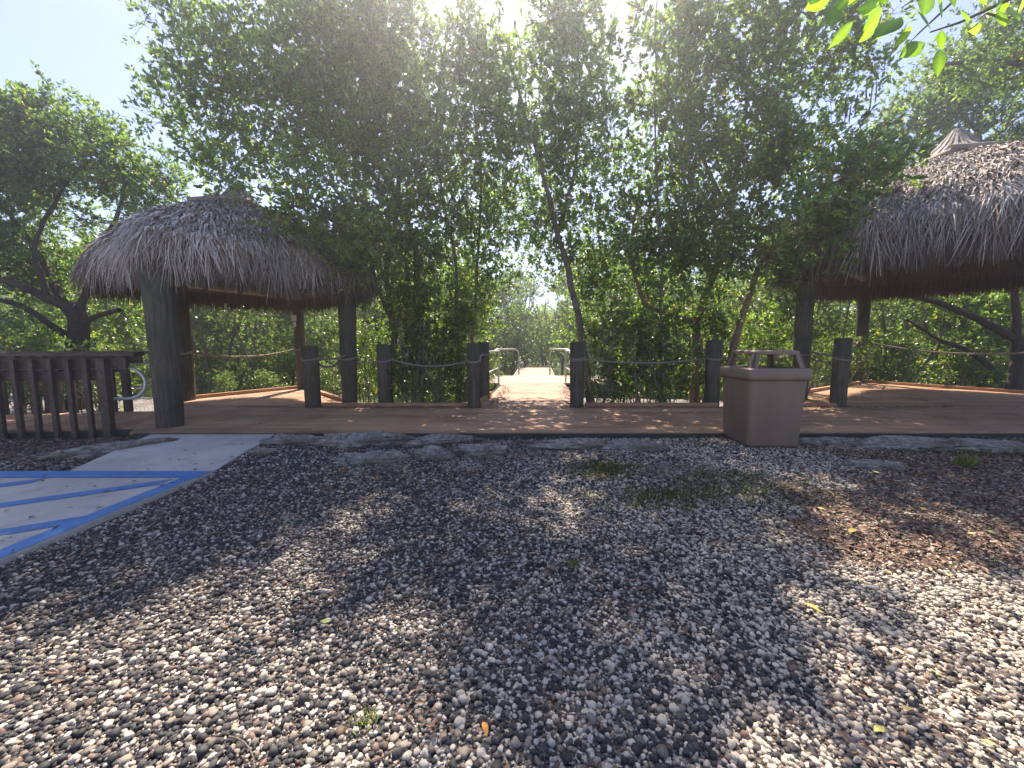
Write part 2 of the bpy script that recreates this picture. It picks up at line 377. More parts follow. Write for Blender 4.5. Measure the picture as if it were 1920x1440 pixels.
mb = MB(); mb.prism([(.02, 14.95), (.08, 14.95), (.48, 22.5), (.42, 22.5)], -.4, .07); mb.prism([(1.62, 14.95), (1.68, 14.95), (2.25, 22.5), (2.19, 22.5)], -.4, .07); mb.box((1.33, 22.55, -.15), (1.9, .08, .5)); mb.build('float_frame', M['dock'], fl, loc=(-1.2, -18, .3))

# walkway to the left
e = unit(np.array((-1.69, -.28))); pn = np.array((-e[1], e[0])); pn = pn if pn[1] > 0 else -pn
ang = math.atan2(-e[1], -e[0])
a0 = np.array((-5.1, 5.3)); a1 = a0 + e * 5.5; b1 = a1 + pn * 1.35; b0 = a0 + pn * 1.35 + (-.95, .0)
ramp_t = thing('side_walkway', 'orange plank walkway behind the wooden railing at far left', 'walkway', (*a0, 0))
mb = MB()
nb = 38
for k in range(nb):
    s0 = .14 * k + .02; q = [a0 + e * (s0 + .13) , a0 + e * s0, a0 + e * s0 + pn * 1.45, a0 + e * (s0 + .13) + pn * 1.45]
    t = rng.uniform(.8, 1.1); mb.prism([p - a0 for p in q][::-1] if True else q, DZ - .045, DZ - .006 + rng.uniform(-.002, .002), (t, t * .97, t * .95))
mb.build('deck_boards', M['deck_y'], ramp_t)
mb = MB(); c_ = e * 2.7 - pn * .02; mb.box((c_[0], c_[1], -.01), (5.4, .04, .19), ang); c_ = e * 2.7 + pn * 1.47; mb.box((c_[0], c_[1], -.01), (5.4, .04, .19), ang)
mb.build('fascia_board', M['fascia'], ramp_t)

# ------------------------------------------------------------------ pilings, bollards, ropes
def piling_mb(h, r0, r1, seed=0, z0=-.35, top=True):
    g = np.random.default_rng(seed); mb = MB(); zs = np.concatenate([np.linspace(z0, h - .03, 12), [h - .008, h]])
    rr = np.concatenate([np.linspace(r0, r1, 12), [r1 * .97, r1 * .9]])
    sway = np.c_[.008 * np.sin(zs * 1.3 + seed), .008 * np.cos(zs * 1.1 + seed), zs]
    mb.tube(sway, rr, 20, cap=True, jit=.03, rng=g); return mb
def bollard(px, py, top_py, r, label, z=DZ):
    p = G(px, py, z); t = D(px, top_py, p[1] + r); h = t[2]
    o = piling_mb(h, r * .98, r * 1.04, int(px)).build('bollard', M['post'], smooth=True, loc=(p[0], p[1] + r, 0))
    return tag(o, label, 'post', 'timber bollards along the back of the deck'), np.array((p[0], p[1] + r, h))
bol = {}
for key, px, py, tp, r, lab in (
    ('b1', 580, 765, 649, .135, 'short timber bollard wrapped in rope under the left hut'),
    ('b2', 720, 760, 646, .135, 'green stained timber bollard between the left hut and the walkway'),
    ('b3', 888, 766, 643, .105, 'brown square-looking bollard at the left corner of the walkway entrance'),
    ('b3b', 906, 748, 641, .12, 'darker bollard just behind the left walkway entrance bollard'),
    ('b4', 1083, 764, 641, .125, 'dark bollard with a rope band right of the walkway entrance'),
    ('b5', 1340, 757, 637, .14, 'dim bollard left of the trash can, deep in shade'),
    ('b6', 1582, 764, 634, .125, 'flat topped bollard right of the trash can in front of the right hut')):
    bol[key] = bollard(px, py, tp, r, lab)[1]; bol[key + 'r'] = r

def rope_pts(a, b_, sag, k=18):
    a = np.array(a); b_ = np.array(b_); t = np.linspace(0, 1, k)[:, None]
    p = a + (b_ - a) * t; p[:, 2] -= (4 * sag * t * (1 - t))[:, 0]; return p
def wrap(c, r, z, turns=1.6, tilt=.03, k=30):
    t = np.linspace(0, turns * 2 * math.pi, k); return np.c_[c[0] + (r + .012) * np.cos(t), c[1] + (r + .012) * np.sin(t), z + tilt * np.sin(t) + .03 * t / (2 * math.pi)]
def rope(label, segs, r=.016):
    mb = MB(); c0 = np.array(segs[0][0])
    for s_ in segs: mb.tube(np.array(s_) - c0, r, 7, cap=True)
    return tag(mb.build('rope', M['rope'], smooth=True, loc=tuple(c0)), label, 'rope', 'ropes strung between the deck posts')
PA = np.array((-4.76, 5.3, 0)); PB = np.array((-6.72, 7.95, 0)); PC = np.array((-5.5, 10.1, 0)); PD = np.array((-3.21, 7.62, 0))
PE = np.array((6.13, 8.2, 0)); PF = np.array((10.55, 11.75, 0)); PN_ = np.array((8.15, 5.25, 0)); PG = np.array((12.6, 8.8, 0))
ztop = lambda c, f=.82: (c[0], c[1], f)
rope('pale rope sagging across the back of the left hut platform', [rope_pts((PB[0] + .12, PB[1], 1.1), (PC[0] - .1, PC[1], 1.17), .14), wrap(PB, .13, 1.08), wrap(PC, .12, 1.15)], .022)
rope('rope looped between the short bollard and the right post of the left hut', [rope_pts((bol['b1'][0] + .1, bol['b1'][1], .93), (PD[0] - .12, PD[1], 1.0), .12), rope_pts((bol['b1'][0] + .1, bol['b1'][1] + .05, 1.0), (PD[0], PD[1] - .15, 1.05), .03), wrap(bol['b1'], .135, .98), wrap(PD, .14, .98)], .022)
rope('thin dark rope from the left hut post to the green bollard', [rope_pts((PD[0] + .1, PD[1], .93), (bol['b2'][0] - .1, bol['b2'][1], .96), .03), wrap(bol['b2'], .135, .95, 1.1)], .014)
rope('rope sagging from the green bollard to the walkway entrance', [rope_pts((bol['b2'][0] + .1, bol['b2'][1], .99), (bol['b3'][0] - .08, bol['b3'][1], .97), .12), rope_pts((bol['b3'][0] + .08, bol['b3'][1] - .06, .98), (bol['b3b'][0], bol['b3b'][1] - .13, 1.08), .0), wrap(bol['b3'], .105, .95), wrap(bol['b3b'], .12, 1.05)], .018)
rope('rope running from the dark entrance bollard to the shaded bollard', [rope_pts((bol['b4'][0] + .1, bol['b4'][1], 1.0), (bol['b5'][0] - .12, bol['b5'][1], 1.0), .09), wrap(bol['b4'], .125, .97, 2.4), wrap(bol['b5'], .14, .98, 1.1)], .018)
rope('rope behind the trash can reaching the left post of the right hut', [rope_pts((bol['b5'][0] + .12, bol['b5'][1], 1.03), (PE[0] - .1, PE[1], 1.05), .08), wrap(PE, .14, 1.06)], .018)
rope('double rope between the right hut left post and the flat topped bollard', [rope_pts((PE[0] + .05, PE[1] - .14, 1.12), (bol['b6'][0], bol['b6'][1] - .12, 1.03), .02), rope_pts((PE[0] + .1, PE[1], 1.0), (bol['b6'][0], bol['b6'][1], .92), .03), rope_pts((bol['b6'][0] + .12, bol['b6'][1], 1.05), (PF[0] - .1, PF[1], 1.38), .05), wrap(bol['b6'], .125, 1.0, 1.2, .05)], .02)
rope('long pale rope sagging along the back of the right hut platform', [rope_pts((PF[0] + .1, PF[1], 1.38), (12.9, 9.0, 1.16), .22, 26), wrap(PF, .13, 1.32)], .024)

# ------------------------------------------------------------------ thatched huts
def superell(th, a, b_, p=3.2):
    c, s_ = np.cos(th), np.sin(th); r = (np.abs(c / a) ** p + np.abs(s_ / b_) ** p) ** (-1 / p); return r * c, r * s_
def hut(name, label, centre, rz, a, b_, z_bot, z_lip, z_top, posts, seed, nstr, cap_s, lw=1.0):
    g = np.random.default_rng(seed); t = thing(name, label, 'thatched hut', (*centre, 0), rz, 'thatched huts on the deck')
    c, s_ = math.cos(-rz), math.sin(-rz)
    def loc(p): dx, dy = p[0] - centre[0], p[1] - centre[1]; return np.array((dx * c - dy * s_, dx * s_ + dy * c, 0))
    for (p, r0, r1) in posts:
        q = loc(p); piling_mb(z_bot + .3, r0, r1, seed + int(abs(p[0]) * 10)).build('post', M['post'], t, True, loc=tuple(q))
    # profile: s in 0..1 from eave to top
    def prof(s):     # s: 0 eave lip, 1 top;   bulging outline
        k = 1 - .93 * s ** 1.35 ; z = z_lip + (z_top - z_lip) * (1 - (1 - s) ** 1.5) ; return k, z
    def surf(th, s):
        k, z = prof(s); pw = 5 * (1 - .55 * s); c_, s2 = np.cos(th), np.sin(th)
        r = (np.abs(c_ / a) ** pw + np.abs(s2 / b_) ** pw) ** (-1 / pw) * k
        bul = 1 + .02 * np.sin(th * 7 + 3 * s) + .015 * np.sin(th * 13 + 9 * s)
        return np.stack([r * c_ * bul, r * s2 * bul, z + .03 * np.sin(th * 5 + 6 * s)], -1)
    # core shell
    mb = MB(); nt_, ns = 72, 14; th = np.linspace(0, 2 * math.pi, nt_, endpoint=False); rows = []
    for s in np.linspace(0, 1, ns): rows.append(surf(th, np.full(nt_, s)))
    e0 = rows[0].copy(); e1 = e0 * (.97, .97, 1); e1[:, 2] = z_bot + .22; e2 = e0 * (.90, .90, 1); e2[:, 2] = z_bot + .25
    inner = []
    for s in np.linspace(0, 1, 8):
        q = surf(th, np.full(nt_, s)) * (.86, .86, 1); q[:, 2] -= .22; inner.append(q)
    allr = [q for q in inner[::-1]] + [e2, e1] + rows
    v = np.vstack(allr); f = []
    for i in range(len(allr) - 1):
        for j in range(nt_): f.append((i * nt_ + j, i * nt_ + (j + 1) % nt_, (i + 1) * nt_ + (j + 1) % nt_, (i + 1) * nt_ + j))
    mb.add(v, f); roof = mb.build('thatch_roof', M['thatch_core'], t, True)
    # strands
    mb = MB()
    def strands(n_, smin, smax, L0, L1, drop, lift, wdt, shade):
        th_ = g.uniform(0, 2 * math.pi, n_); s = smin + (smax - smin) * g.uniform(0, 1, n_) ** 1.15
        P = surf(th_, s); Q = surf(th_, np.clip(s - .05, -.05, 1)); dn = unit(Q - P)
        out = unit(np.stack([np.cos(th_), np.sin(th_), np.full(n_, .45)], -1)); side = unit(np.cross(dn, out)); out = unit(np.cross(side, dn)); out *= np.sign(out[:, 2:3] + 1e-6)
        L = g.uniform(L0, L1, n_)[:, None]; dirn = unit(dn * (1 - drop) + np.array((0, 0, -1.)) * drop + side * g.normal(0, .3, (n_, 1)) + out * g.normal(.05, .16, (n_, 1)))
        P = P + out * (lift * g.uniform(0, 1, (n_, 1)) + .01)
        L = L * (1 + .2 * np.sin(th_ * 19 + 2 * np.sin(th_ * 7)) + .2 * np.sin(th_ * 47 + seed))[:, None]
        W = (wdt * g.uniform(.6, 1.4, n_) * lw)[:, None]; sd = unit(side + out * g.normal(0, .5, (n_, 1)))
        mid = P + dirn * L * .55 + out * .012; tip = P + dirn * L + np.array((0, 0, -1.)) * L * g.uniform(0, .18, (n_, 1))
        v = np.stack([P - sd * W / 2, P + sd * W / 2, mid + sd * W * .42, mid - sd * W * .42, tip + sd * W * .1, tip - sd * W * .1], 1)
        b0 = np.arange(n_)[:, None] * 6; f = np.concatenate([b0 + (0, 1, 2, 3), b0 + (3, 2, 4, 5)])
        k = g.uniform(0, 1, (n_, 1)); base = np.array((.28, .25, .22)) * (1 - k) + np.array((.56, .52, .46)) * k
        br = g.uniform(0, 1, (n_, 1)) < .2; base = np.where(br, np.array((.22, .15, .1)) * g.uniform(.7, 1.3, (n_, 1)), base)
        pat = nz(P[:, 0], P[:, 1], P[:, 2], 2.2, seed)[:, None]; crs = np.sin(s * 26 + 1.5 * np.sin(th_ * 5))[:, None]; base = base * (1 + .22 * pat + .14 * crs); base = base * shade * g.uniform(.7, 1.25, (n_, 1)); mb.add(v.reshape(-1, 3), f, np.repeat(base, 6, 0))
    strands(nstr, .0, 1., .10, .26, .12, .05, .02, 1.)
    strands(int(nstr * .35), .0, 1., .08, .2, -.05, .08, .022, 1.1)
    strands(int(nstr * .5), -.03, .07, z_lip - z_bot - .08, z_lip - z_bot + .14, .86, .04, .013, .85)
    strands(int(nstr * .3), -.02, .12, .25, .5, .45, .06, .015, .95)
    # inner fringe below the eave
    n_ = int(nstr * .35); th_ = g.uniform(0, 2 * math.pi, n_); P = surf(th_, np.zeros(n_)) * np.c_[np.repeat(g.uniform(.86, 1.0, (n_, 1)), 2, 1), np.ones(n_)]
    P[:, 2] = z_bot + g.uniform(.25, .42, n_); L = g.uniform(.2, .42, (n_, 1)); tip = P + np.c_[g.normal(0, .03, (n_, 2)), -np.ones(n_)] * L
    sd = np.stack([-np.sin(th_), np.cos(th_), np.zeros(n_)], -1) * .008
    v = np.stack([P - sd, P + sd, tip + sd * .3, tip - sd * .3], 1).reshape(-1, 3)
    mb.add(v, np.arange(4 * n_).reshape(-1, 4), np.repeat(np.array((.13, .105, .083)) * g.uniform(.6, 1.5, (n_, 1)), 4, 0))
    mb.build('palm_fronds', M['thatch'], roof)
    # cap cone
    mb = MB(); zc = z_top + .02; n_ = 1500; th_ = g.uniform(0, 2 * math.pi, n_); r0 = cap_s * .08 * g.uniform(0, 1, n_); r1 = cap_s * g.uniform(.45, .62, n_)
    A = np.stack([r0 * np.cos(th_), r0 * np.sin(th_), zc + cap_s * .62 + g.uniform(-.03, .03, n_)], -1); B = np.stack([r1 * np.cos(th_), r1 * np.sin(th_), zc + g.uniform(-.02, .12, n_)], -1)
    mid = (A + B) / 2; mid[:, 2] -= .05; sd = np.stack([-np.sin(th_), np.cos(th_), np.zeros(n_)], -1)
    v = np.stack([A - sd * .008, A + sd * .008, mid + sd * .014, mid - sd * .014, B + sd * .01, B - sd * .01], 1).reshape(-1, 3); b0 = np.arange(n_)[:, None] * 6
    mb.add(v, np.concatenate([b0 + (0, 1, 2, 3), b0 + (3, 2, 4, 5)]), np.repeat(np.array((.33, .3, .26)) * g.uniform(.5, 1.3, (n_, 1)), 6, 0))
    cap_ = mb.build('roof_cap', M['thatch'], t)
    mb = MB(); k = 20; th2 = np.arange(k) * 2 * math.pi / k
    v = np.vstack([np.c_[cap_s * .5 * np.cos(th2), cap_s * .5 * np.sin(th2), np.full(k, zc + .02)], np.c_[cap_s * .05 * np.cos(th2), cap_s * .05 * np.sin(th2), np.full(k, zc + cap_s * .57)]])
    mb.add(v, [(i, (i + 1) % k, (i + 1) % k + k, i + k) for i in range(k)]); mb.build('cap_core', M['thatch_core'], cap_)
    for i in range(4):
        an = i * math.pi / 2 - rz + R(-5); dx, dy = math.cos(an), math.sin(an); h_ = cap_s * .62; ex = cap_s * .66; zz = z_top + .03 + (.045 if i % 2 else 0)
        mb = MB(); mb.tube([(dx * h_ - dy * ex, dy * h_ + dx * ex, zz - .01), (dx * h_, dy * h_, zz + .02), (dx * h_ + dy * ex, dy * h_ - dx * ex, zz)], .05 * cap_s / .8, 10, cap=True)
        mb.build('cap_pole', M['pole'], t, True)
    # beams and rafters
    pl = [loc(p) for p, _, _ in posts]; order = sorted(range(4), key=lambda i: math.atan2(pl[i][1], pl[i][0]))
    for i in range(4):
        p, q = pl[order[i]], pl[order[(i + 1) % 4]]; d_ = unit(q - p) * .02; mb = MB()
        mb.tube([(*(p - d_)[:2], z_lip - .12 + .004 * i), (*(q + d_)[:2], z_lip - .12 + .004 * i)], .075, 10, cap=True); mb.build('beam', M['pole'], t, True)
    for i in range(16):
        th0 = np.array([i * 2 * math.pi / 16 + .05]); p = surf(th0, np.array([0.]))[0] * (.78, .78, 1); q = surf(th0, np.array([.93]))[0]; p[2] -= .2; q[2] -= .32
        mb = MB(); mb.tube([p, q], .035, 6, cap=True); mb.build('rafter', M['fascia'], t, True)
    return t
hut('thatched_hut', 'smaller thatched hut on four pilings at left beside the concrete apron', (-5.13, 7.55), R(-33.5), 2.02, 1.9, 2.14, 2.6, 3.72,
    [(PA, .15, .172), (PB, .13, .15), (PC, .12, .135), (PD, .14, .165)], 3, 30000, .8)
hut('thatched_hut', 'larger thatched hut cropped by the right side behind the trash can', (9.25, 8.5), R(35), 3.25, 2.7, 2.62, 3.28, 4.95,
    [(PE, .14, .165), (PF, .14, .16), (PN_, .15, .17), (PG, .14, .16)], 5, 46000, 1.15)
mb = MB(); mb.box((0, 0, 0), (.11, .04, .15)); mb.box((.01, 0, -.16), (.06, .03, .13)); jb = mb.build('notice_plate', M['plate'], loc=(PC[0] - .04, PC[1] - .16, 1.95))
tag(jb, 'small pale plate fixed to the back post of the left hut', 'sign')

# ------------------------------------------------------------------ wooden railings with pipe returns
def railing(name, label, end, n_b, posts_every=8):
    t = thing(name, label, 'railing', (*end, 0), ang, 'wooden railings of the side walkway')     # local x points towards the hut; runs to -x
    L_ = .2 * n_b
    for k in range(n_b):
        mb = MB()
        if k % posts_every == 0: mb.box((-.2 * k, 0, .52), (.09, .09, 1.08)); mb.build('post', M['rail_wood'], t)
        else: mb.box((-.2 * k, 0, .52), (.05, .05, 1.06)); mb.build('baluster', M['rail_wood'], t)
    mb = MB(); mb.box((-L_ / 2 + .17, .06, 1.12), (L_ + .45, .2, .045)); mb.build('top_cap', M['rail_wood'], t)
    mb = MB(); mb.box((-L_ / 2 + .08, .068, 1.0), (L_ + .3, .04, .15)); mb.box((-L_ / 2 + .0, .068, .83), (L_, .04, .12)); mb.build('rail_board', M['rail_wood'], t)
    mb = MB(); th = np.linspace(math.pi / 2, -math.pi / 2, 16); zc, rz_ = .72, .215
    p = [(-L_, .13, zc + rz_)] + [(.17 + .22 * math.cos(a_), .13, zc + rz_ * math.sin(a_)) for a_ in th] + [(0.0, .13, zc - rz_)]
    mb.tube(p, .021, 10, cap=True); mb.build('pipe_handrail', M['pipe'], t, True)
    return t
endp = a0 + e * .38 - pn * .075
railing('wooden_railing', 'near weathered baluster railing with a curved pipe handrail, at far left', endp, 26)
railing('wooden_railing', 'farther weathered railing behind the side walkway, seen through the near balusters', endp + pn * 1.62 + np.array((-1.05, 0)), 20)

# ------------------------------------------------------------------ metal dock rails
def bent(mb, pts, r=.024, rc=.12, k=6):
    P = [np.array(p, float) for p in pts]; out = [P[0]]
    for i in range(1, len(P) - 1):
        a_ = P[i] + unit(P[i - 1] - P[i]) * rc; c_ = P[i] + unit(P[i + 1] - P[i]) * rc
        for t in np.linspace(0, 1, k): out.append((1 - t) ** 2 * a_ + 2 * t * (1 - t) * P[i] + t * t * c_)
    out.append(P[-1]); mb.tube(out, r, 10, cap=True)
def near_rail(label, x0, y0, x1, y1):
    t = thing('metal_handrail', label, 'handrail', (x0, y0, DZ), 0, 'metal handrails on the walkway and dock'); d = np.array((x1 - x0, y1 - y0, 0)); u = unit(d)
    mb = MB(); bent(mb, [(0, 0, .48), (0, 0, .98), d + (0, 0, .98), d + (0, 0, .48)], .022, .06); mb.tube([(0, 0, .48), d + (0, 0, .48)], .02, 8); mb.build('rail_frame', M['metal'], t, True)
    for s in (.06, .94):
        mb = MB(); mb.tube([d * s + (0, 0, -.1), d * s + (0, 0, .97)], .024, 10, cap=True); mb.build('rail_post', M['metal'], t, True)
near_rail('metal handrail on the left side of the walkway', -.6, 8.9, -.38, 11.6)
near_rail('metal handrail on the right side of the walkway', 1.5, 8.9, 1.6, 11.6)
def far_rail(label, p0, p1):
    t = thing('metal_handrail', label, 'handrail', (*p0, DZ), 0, 'metal handrails on the walkway and dock'); d = np.array((p1[0] - p0[0], p1[1] - p0[1], 0))
    mb = MB(); bent(mb, [(0, 0, -.05), (0, 0, 1.0), d + (0, 0, 1.0), d + (0, 0, -.05)], .03, .28); mb.build('rail_frame', M['metal'], t, True)
far_rail('rounded metal rail left of the floating dock entrance', (-.72, 14.75), (.28, 15.8))
far_rail('rounded metal rail right of the floating dock entrance', (2.25, 14.75), (1.55, 15.8))

# ------------------------------------------------------------------ trash can
def ring(hx, hy, r, z, k=6):
    pts = []
    for cx, cy_, a0_ in ((hx - r, hy - r, 0), (-hx + r, hy - r, 90), (-hx + r, -hy + r, 180), (hx - r, -hy + r, 270)):
        for a_ in np.linspace(a0_, a0_ + 90, k): pts.append((cx + r * math.cos(R(a_)), cy_ + r * math.sin(R(a_)), z))
    return np.array(pts)
def loft(mb, rings, cap_top=False, cap_bot=False):
    k = len(rings[0]); v = np.vstack(rings); f = []
    for i in range(len(rings) - 1):
        for j in range(k): f.append((i * k + j, i * k + (j + 1) % k, (i + 1) * k + (j + 1) % k, (i + 1) * k + j))
    mb.add(v, f)
    for r_, on, fl_ in ((rings[-1], cap_top, 0), (rings[0], cap_bot, 1)):
        if on: mb.add(np.vstack([r_, r_.mean(0)]), [((j, (j + 1) % k, k) if not fl_ else ((j + 1) % k, j, k)) for j in range(k)])
p1 = G(1403, 841, .055); can = thing('trash_can', 'square brown plastic trash can with open sided lid on the gravel', 'trash can', (p1[0] + .305, p1[1] + .3, .05), R(-2))
mb = MB(); loft(mb, [ring(.24, .24, .03, .03), ring(.285, .285, .05, .012), ring(.295, .295, .05, .05), ring(.325, .325, .05, .80)], cap_bot=True)
loft(mb, [ring(.325, .325, .05, .80), ring(.345, .345, .05, .79), ring(.35, .35, .05, .82), ring(.352, .352, .05, .905), ring(.335, .335, .06, .925), ring(.285, .285, .04, .93), ring(.275, .275, .04, .90), ring(.27, .27, .04, .6)])
mb.build('can_body', M['can'], can, True)
mb = MB()
corners = [(1, 1), (-1, 1), (-1, -1), (1, -1)]
for (sx, sy) in corners:
    for ax in (0, 1):
        def q(h, z, wd):
            o_ = [sx * h, sy * h]; i_ = [sx * h, sy * h]; i_[ax] -= (sx, sy)[ax] * wd; return np.array((*o_, z)), np.array((*i_, z))
        o0, i0 = q(.30, .925, .065); o1, i1 = q(.258, 1.10, .065); th = np.array([0., 0, 0]); th[1 - ax] = -(sx, sy)[1 - ax] * .03
        v = [o0, i0, i1, o1, o0 + th, i0 + th, i1 + th, o1 + th]
        mb.add(v, [(0, 1, 2, 3), (7, 6, 5, 4), (0, 4, 5, 1), (1, 5, 6, 2), (2, 6, 7, 3), (3, 7, 4, 0)])
loft(mb, [ring(.235, .235, .04, 1.082), ring(.265, .265, .05, 1.086), ring(.262, .262, .05, 1.118), ring(.235, .235, .05, 1.132)], True, True)
mb.build('lid', M['can'], can)
mb = MB(); loft(mb, [ring(.268, .268, .04, .3), ring(.268, .268, .04, .885)], cap_top=False, cap_bot=True); mb.build('liner', M['liner'], can)

# ------------------------------------------------------------------ limestone rocks
def ico(sub):
    import bmesh
    bm = bmesh.new(); bmesh.ops.create_icosphere(bm, subdivisions=sub, radius=1); bm.verts.ensure_lookup_table()
    v = np.array([q.co[:] for q in bm.verts]); f = np.array([[q.index for q in t.verts] for t in bm.faces]); bm.free(); return v, f
ICO4 = ico(5); ICO1 = ico(1); ICO2 = ico(2)
rocks = [(560, 826, .42, .2, .07, 'pale limestone slab at the corner of the concrete apron'), (690, 830, .62, .2, .09, 'long grey limestone slab below the deck, left of centre'),
    (700, 862, .42, .13, .08, 'low limestone boulder in front of the long grey slab'), (830, 832, .45, .17, .07, 'flat limestone slab below the deck left of the walkway'),
    (815, 856, .22, .12, .09, 'rounded pitted limestone boulder left of centre'), (905, 850, .3, .16, .08, 'broken limestone rock below the walkway entrance'), (1075, 838, .5, .18, .06, 'sunlit limestone slab below the walkway entrance'),
    (1185, 840, .38, .16, .07, 'limestone slab with a dark hollow under its front edge'), (1570, 835, .5, .16, .06, 'pale flat limestone just right of the trash can'), (1700, 838, .7, .22, .09, 'large grey limestone slab right of the trash can'),
    (1850, 840, .6, .2, .07, 'shaded limestone slab below the deck at far right'), (235, 843, .6, .13, .08, 'grey limestone slab beside the left edge of the concrete apron'), (490, 850, .16, .09, .05, 'small limestone lump at the apron edge'), (1640, 872, .3, .12, .05, 'small sunlit limestone in front of the large slab')]
for i, (px, py, sx, sy, h, lab) in enumerate(rocks):
    p = G(px, py, .04); v, f = ICO4; q = v.copy(); r_ = 1 + .3 * nz(q[:, 0], q[:, 1], q[:, 2], 1.3, i) + .2 * nz(q[:, 0], q[:, 1], q[:, 2], 4, i * 2) + .13 * nz(q[:, 0], q[:, 1], q[:, 2], 9, i) + .06 * nz(q[:, 0], q[:, 1], q[:, 2], 25, i)
    q = q * r_[:, None]; q[:, 2] = np.sign(q[:, 2]) * np.abs(q[:, 2]) ** .7; q = q * (sx, sy * 1.1, h * 1.45)
    mb = MB(); mb.add(q, f); rz = R(40) if px == 235 else R((i * 37) % 14 - 7)
    tag(mb.build('limestone_rock', M['rock'], smooth=True, loc=(p[0], min(p[1], 4.84 - sy) if px != 235 else p[1], float(gz(p[0], min(p[1], 4.7))) - .02)), lab, 'rock', 'limestone rocks along the deck edge').rotation_euler.z = rz

# ------------------------------------------------------------------ gravel
g = np.random.default_rng(11)
def on_slab(x, y): return (x < -2.84) & (y < 3.62) | (x < -2.84 - .145 * np.clip(y - 3.6, 0, 9) ) & (y >= 3.6) & (x > -4.25 - .3 * np.clip(y - 3.6, 0, 9) - .02)
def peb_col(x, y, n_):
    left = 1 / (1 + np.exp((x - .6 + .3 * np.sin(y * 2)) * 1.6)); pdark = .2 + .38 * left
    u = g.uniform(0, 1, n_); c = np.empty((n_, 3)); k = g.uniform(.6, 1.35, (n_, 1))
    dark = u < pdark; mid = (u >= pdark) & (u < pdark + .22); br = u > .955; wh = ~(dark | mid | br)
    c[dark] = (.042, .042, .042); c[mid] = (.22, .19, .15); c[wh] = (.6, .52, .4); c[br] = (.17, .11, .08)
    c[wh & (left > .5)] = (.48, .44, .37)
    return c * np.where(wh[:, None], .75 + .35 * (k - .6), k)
def pebbles(mb, base, y0, y1, sp, s0, s1, xm=1.42):
    v0, f0 = base; ys_ = np.arange(y0, y1, sp); xs_ = np.arange(-xm * y1 - 1.6, xm * y1 + 1.9, sp); X, Y = np.meshgrid(xs_, ys_); X = X.ravel(); Y = Y.ravel()
    X = X + g.uniform(-.6, .6, X.size) * sp; Y = Y + g.uniform(-.6, .6, Y.size) * sp
    # bare, leaf littered patches
    pt = nz(X, Y, 0 * X, 1.4, 3.); bare = (Y > 3.6) & (pt > .25 - .12 * (Y - 3.6)) | (X > 1.2) & (Y > 2.7) & (pt > .1) & (g.uniform(0, 1, X.size) < .75)
    ok = (np.abs(X) < xm * Y + 1.6 * np.exp(-((g.uniform(0, 1, X.size)) ** 2) * 1.2)) & ~on_slab(X, Y) & ~(bare & (g.uniform(0, 1, X.size) < .8)); X = X[ok]; Y = Y[ok]; n_ = len(X)
    s = s0 * np.exp(g.normal(0, .38, n_)); s = np.clip(s, s0 * .45, s1)
    sc = np.stack([s, s * g.uniform(.65, 1, n_), s * g.uniform(.45, .8, n_)], -1)
    Z = gz(X, Y) + sc[:, 2] * g.uniform(-.1, .9, n_)
    a = g.uniform(0, 6.28, n_); ti = g.normal(0, .45, n_); ca, sa, ct, st_ = np.cos(a), np.sin(a), np.cos(ti), np.sin(ti)
    V = v0[None] * (1 + .22 * g.uniform(-1, 1, (n_, len(v0), 1))) * sc[:, None]
    x, y, z = V[..., 0], V[..., 1], V[..., 2]; x, z = x * ct[:, None] + z * st_[:, None], -x * st_[:, None] + z * ct[:, None]; x, y = x * ca[:, None] - y * sa[:, None], x * sa[:, None] + y * ca[:, None]
    V = np.stack([x + X[:, None], y + Y[:, None], z + Z[:, None]], -1).reshape(-1, 3)
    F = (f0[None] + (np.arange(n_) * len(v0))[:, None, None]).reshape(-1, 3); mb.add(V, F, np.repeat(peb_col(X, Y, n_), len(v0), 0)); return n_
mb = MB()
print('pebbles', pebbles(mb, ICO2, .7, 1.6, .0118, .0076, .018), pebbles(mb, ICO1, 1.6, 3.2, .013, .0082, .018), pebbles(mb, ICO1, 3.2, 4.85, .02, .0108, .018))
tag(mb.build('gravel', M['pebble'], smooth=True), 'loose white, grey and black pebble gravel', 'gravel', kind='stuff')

# ------------------------------------------------------------------ leaf litter, grass
def scatter_leaves(n_, fn, zf, L0, cols, mb, lift=.012, tilt=.35):
    X, Y = fn(n_); n_ = len(X); P = np.stack([X, Y, zf(X, Y) + lift + g.uniform(0, .012, n_)], -1); a = g.uniform(0, 6.28, n_)
    Dr = unit(np.stack([np.cos(a), np.sin(a), g.normal(0, tilt * .5, n_)], -1)); Nr = unit(np.stack([g.normal(0, tilt, n_), g.normal(0, tilt, n_), np.ones(n_)], -1))
    L = L0 * g.uniform(.6, 1.3, n_); c = np.array(cols)[g.integers(0, len(cols), n_)] * g.uniform(.6, 1.25, (n_, 1)); mb.leaves(P, Dr, Nr, L, L * g.uniform(.32, .48, n_), c, g.uniform(-.1, .3))
mb = MB(); BR = [(.17, .1, .07), (.22, .14, .095), (.12, .075, .055), (.32, .22, .14), (.27, .17, .12), (.1, .065, .05)]
def fA(n_):
    Y = g.uniform(3.4, 4.85, n_); X = g.uniform(-1.3, 1.3, n_) * Y * 1.1; k = (nz(X, Y, 0 * X, 1.4, 3.) > .0 - .15 * (Y - 3.4)) & ~on_slab(X, Y); return X[k], Y[k]
def fB(n_):
    Y = g.uniform(.8, 4.2, n_) ** 1; X = g.uniform(-1.3, 1.4, n_) * Y; k = (nz(X, Y, 0 * X, 2.3, 1.) > .25 - .25 * (X > 1)) & ~on_slab(X, Y); return X[k], Y[k]
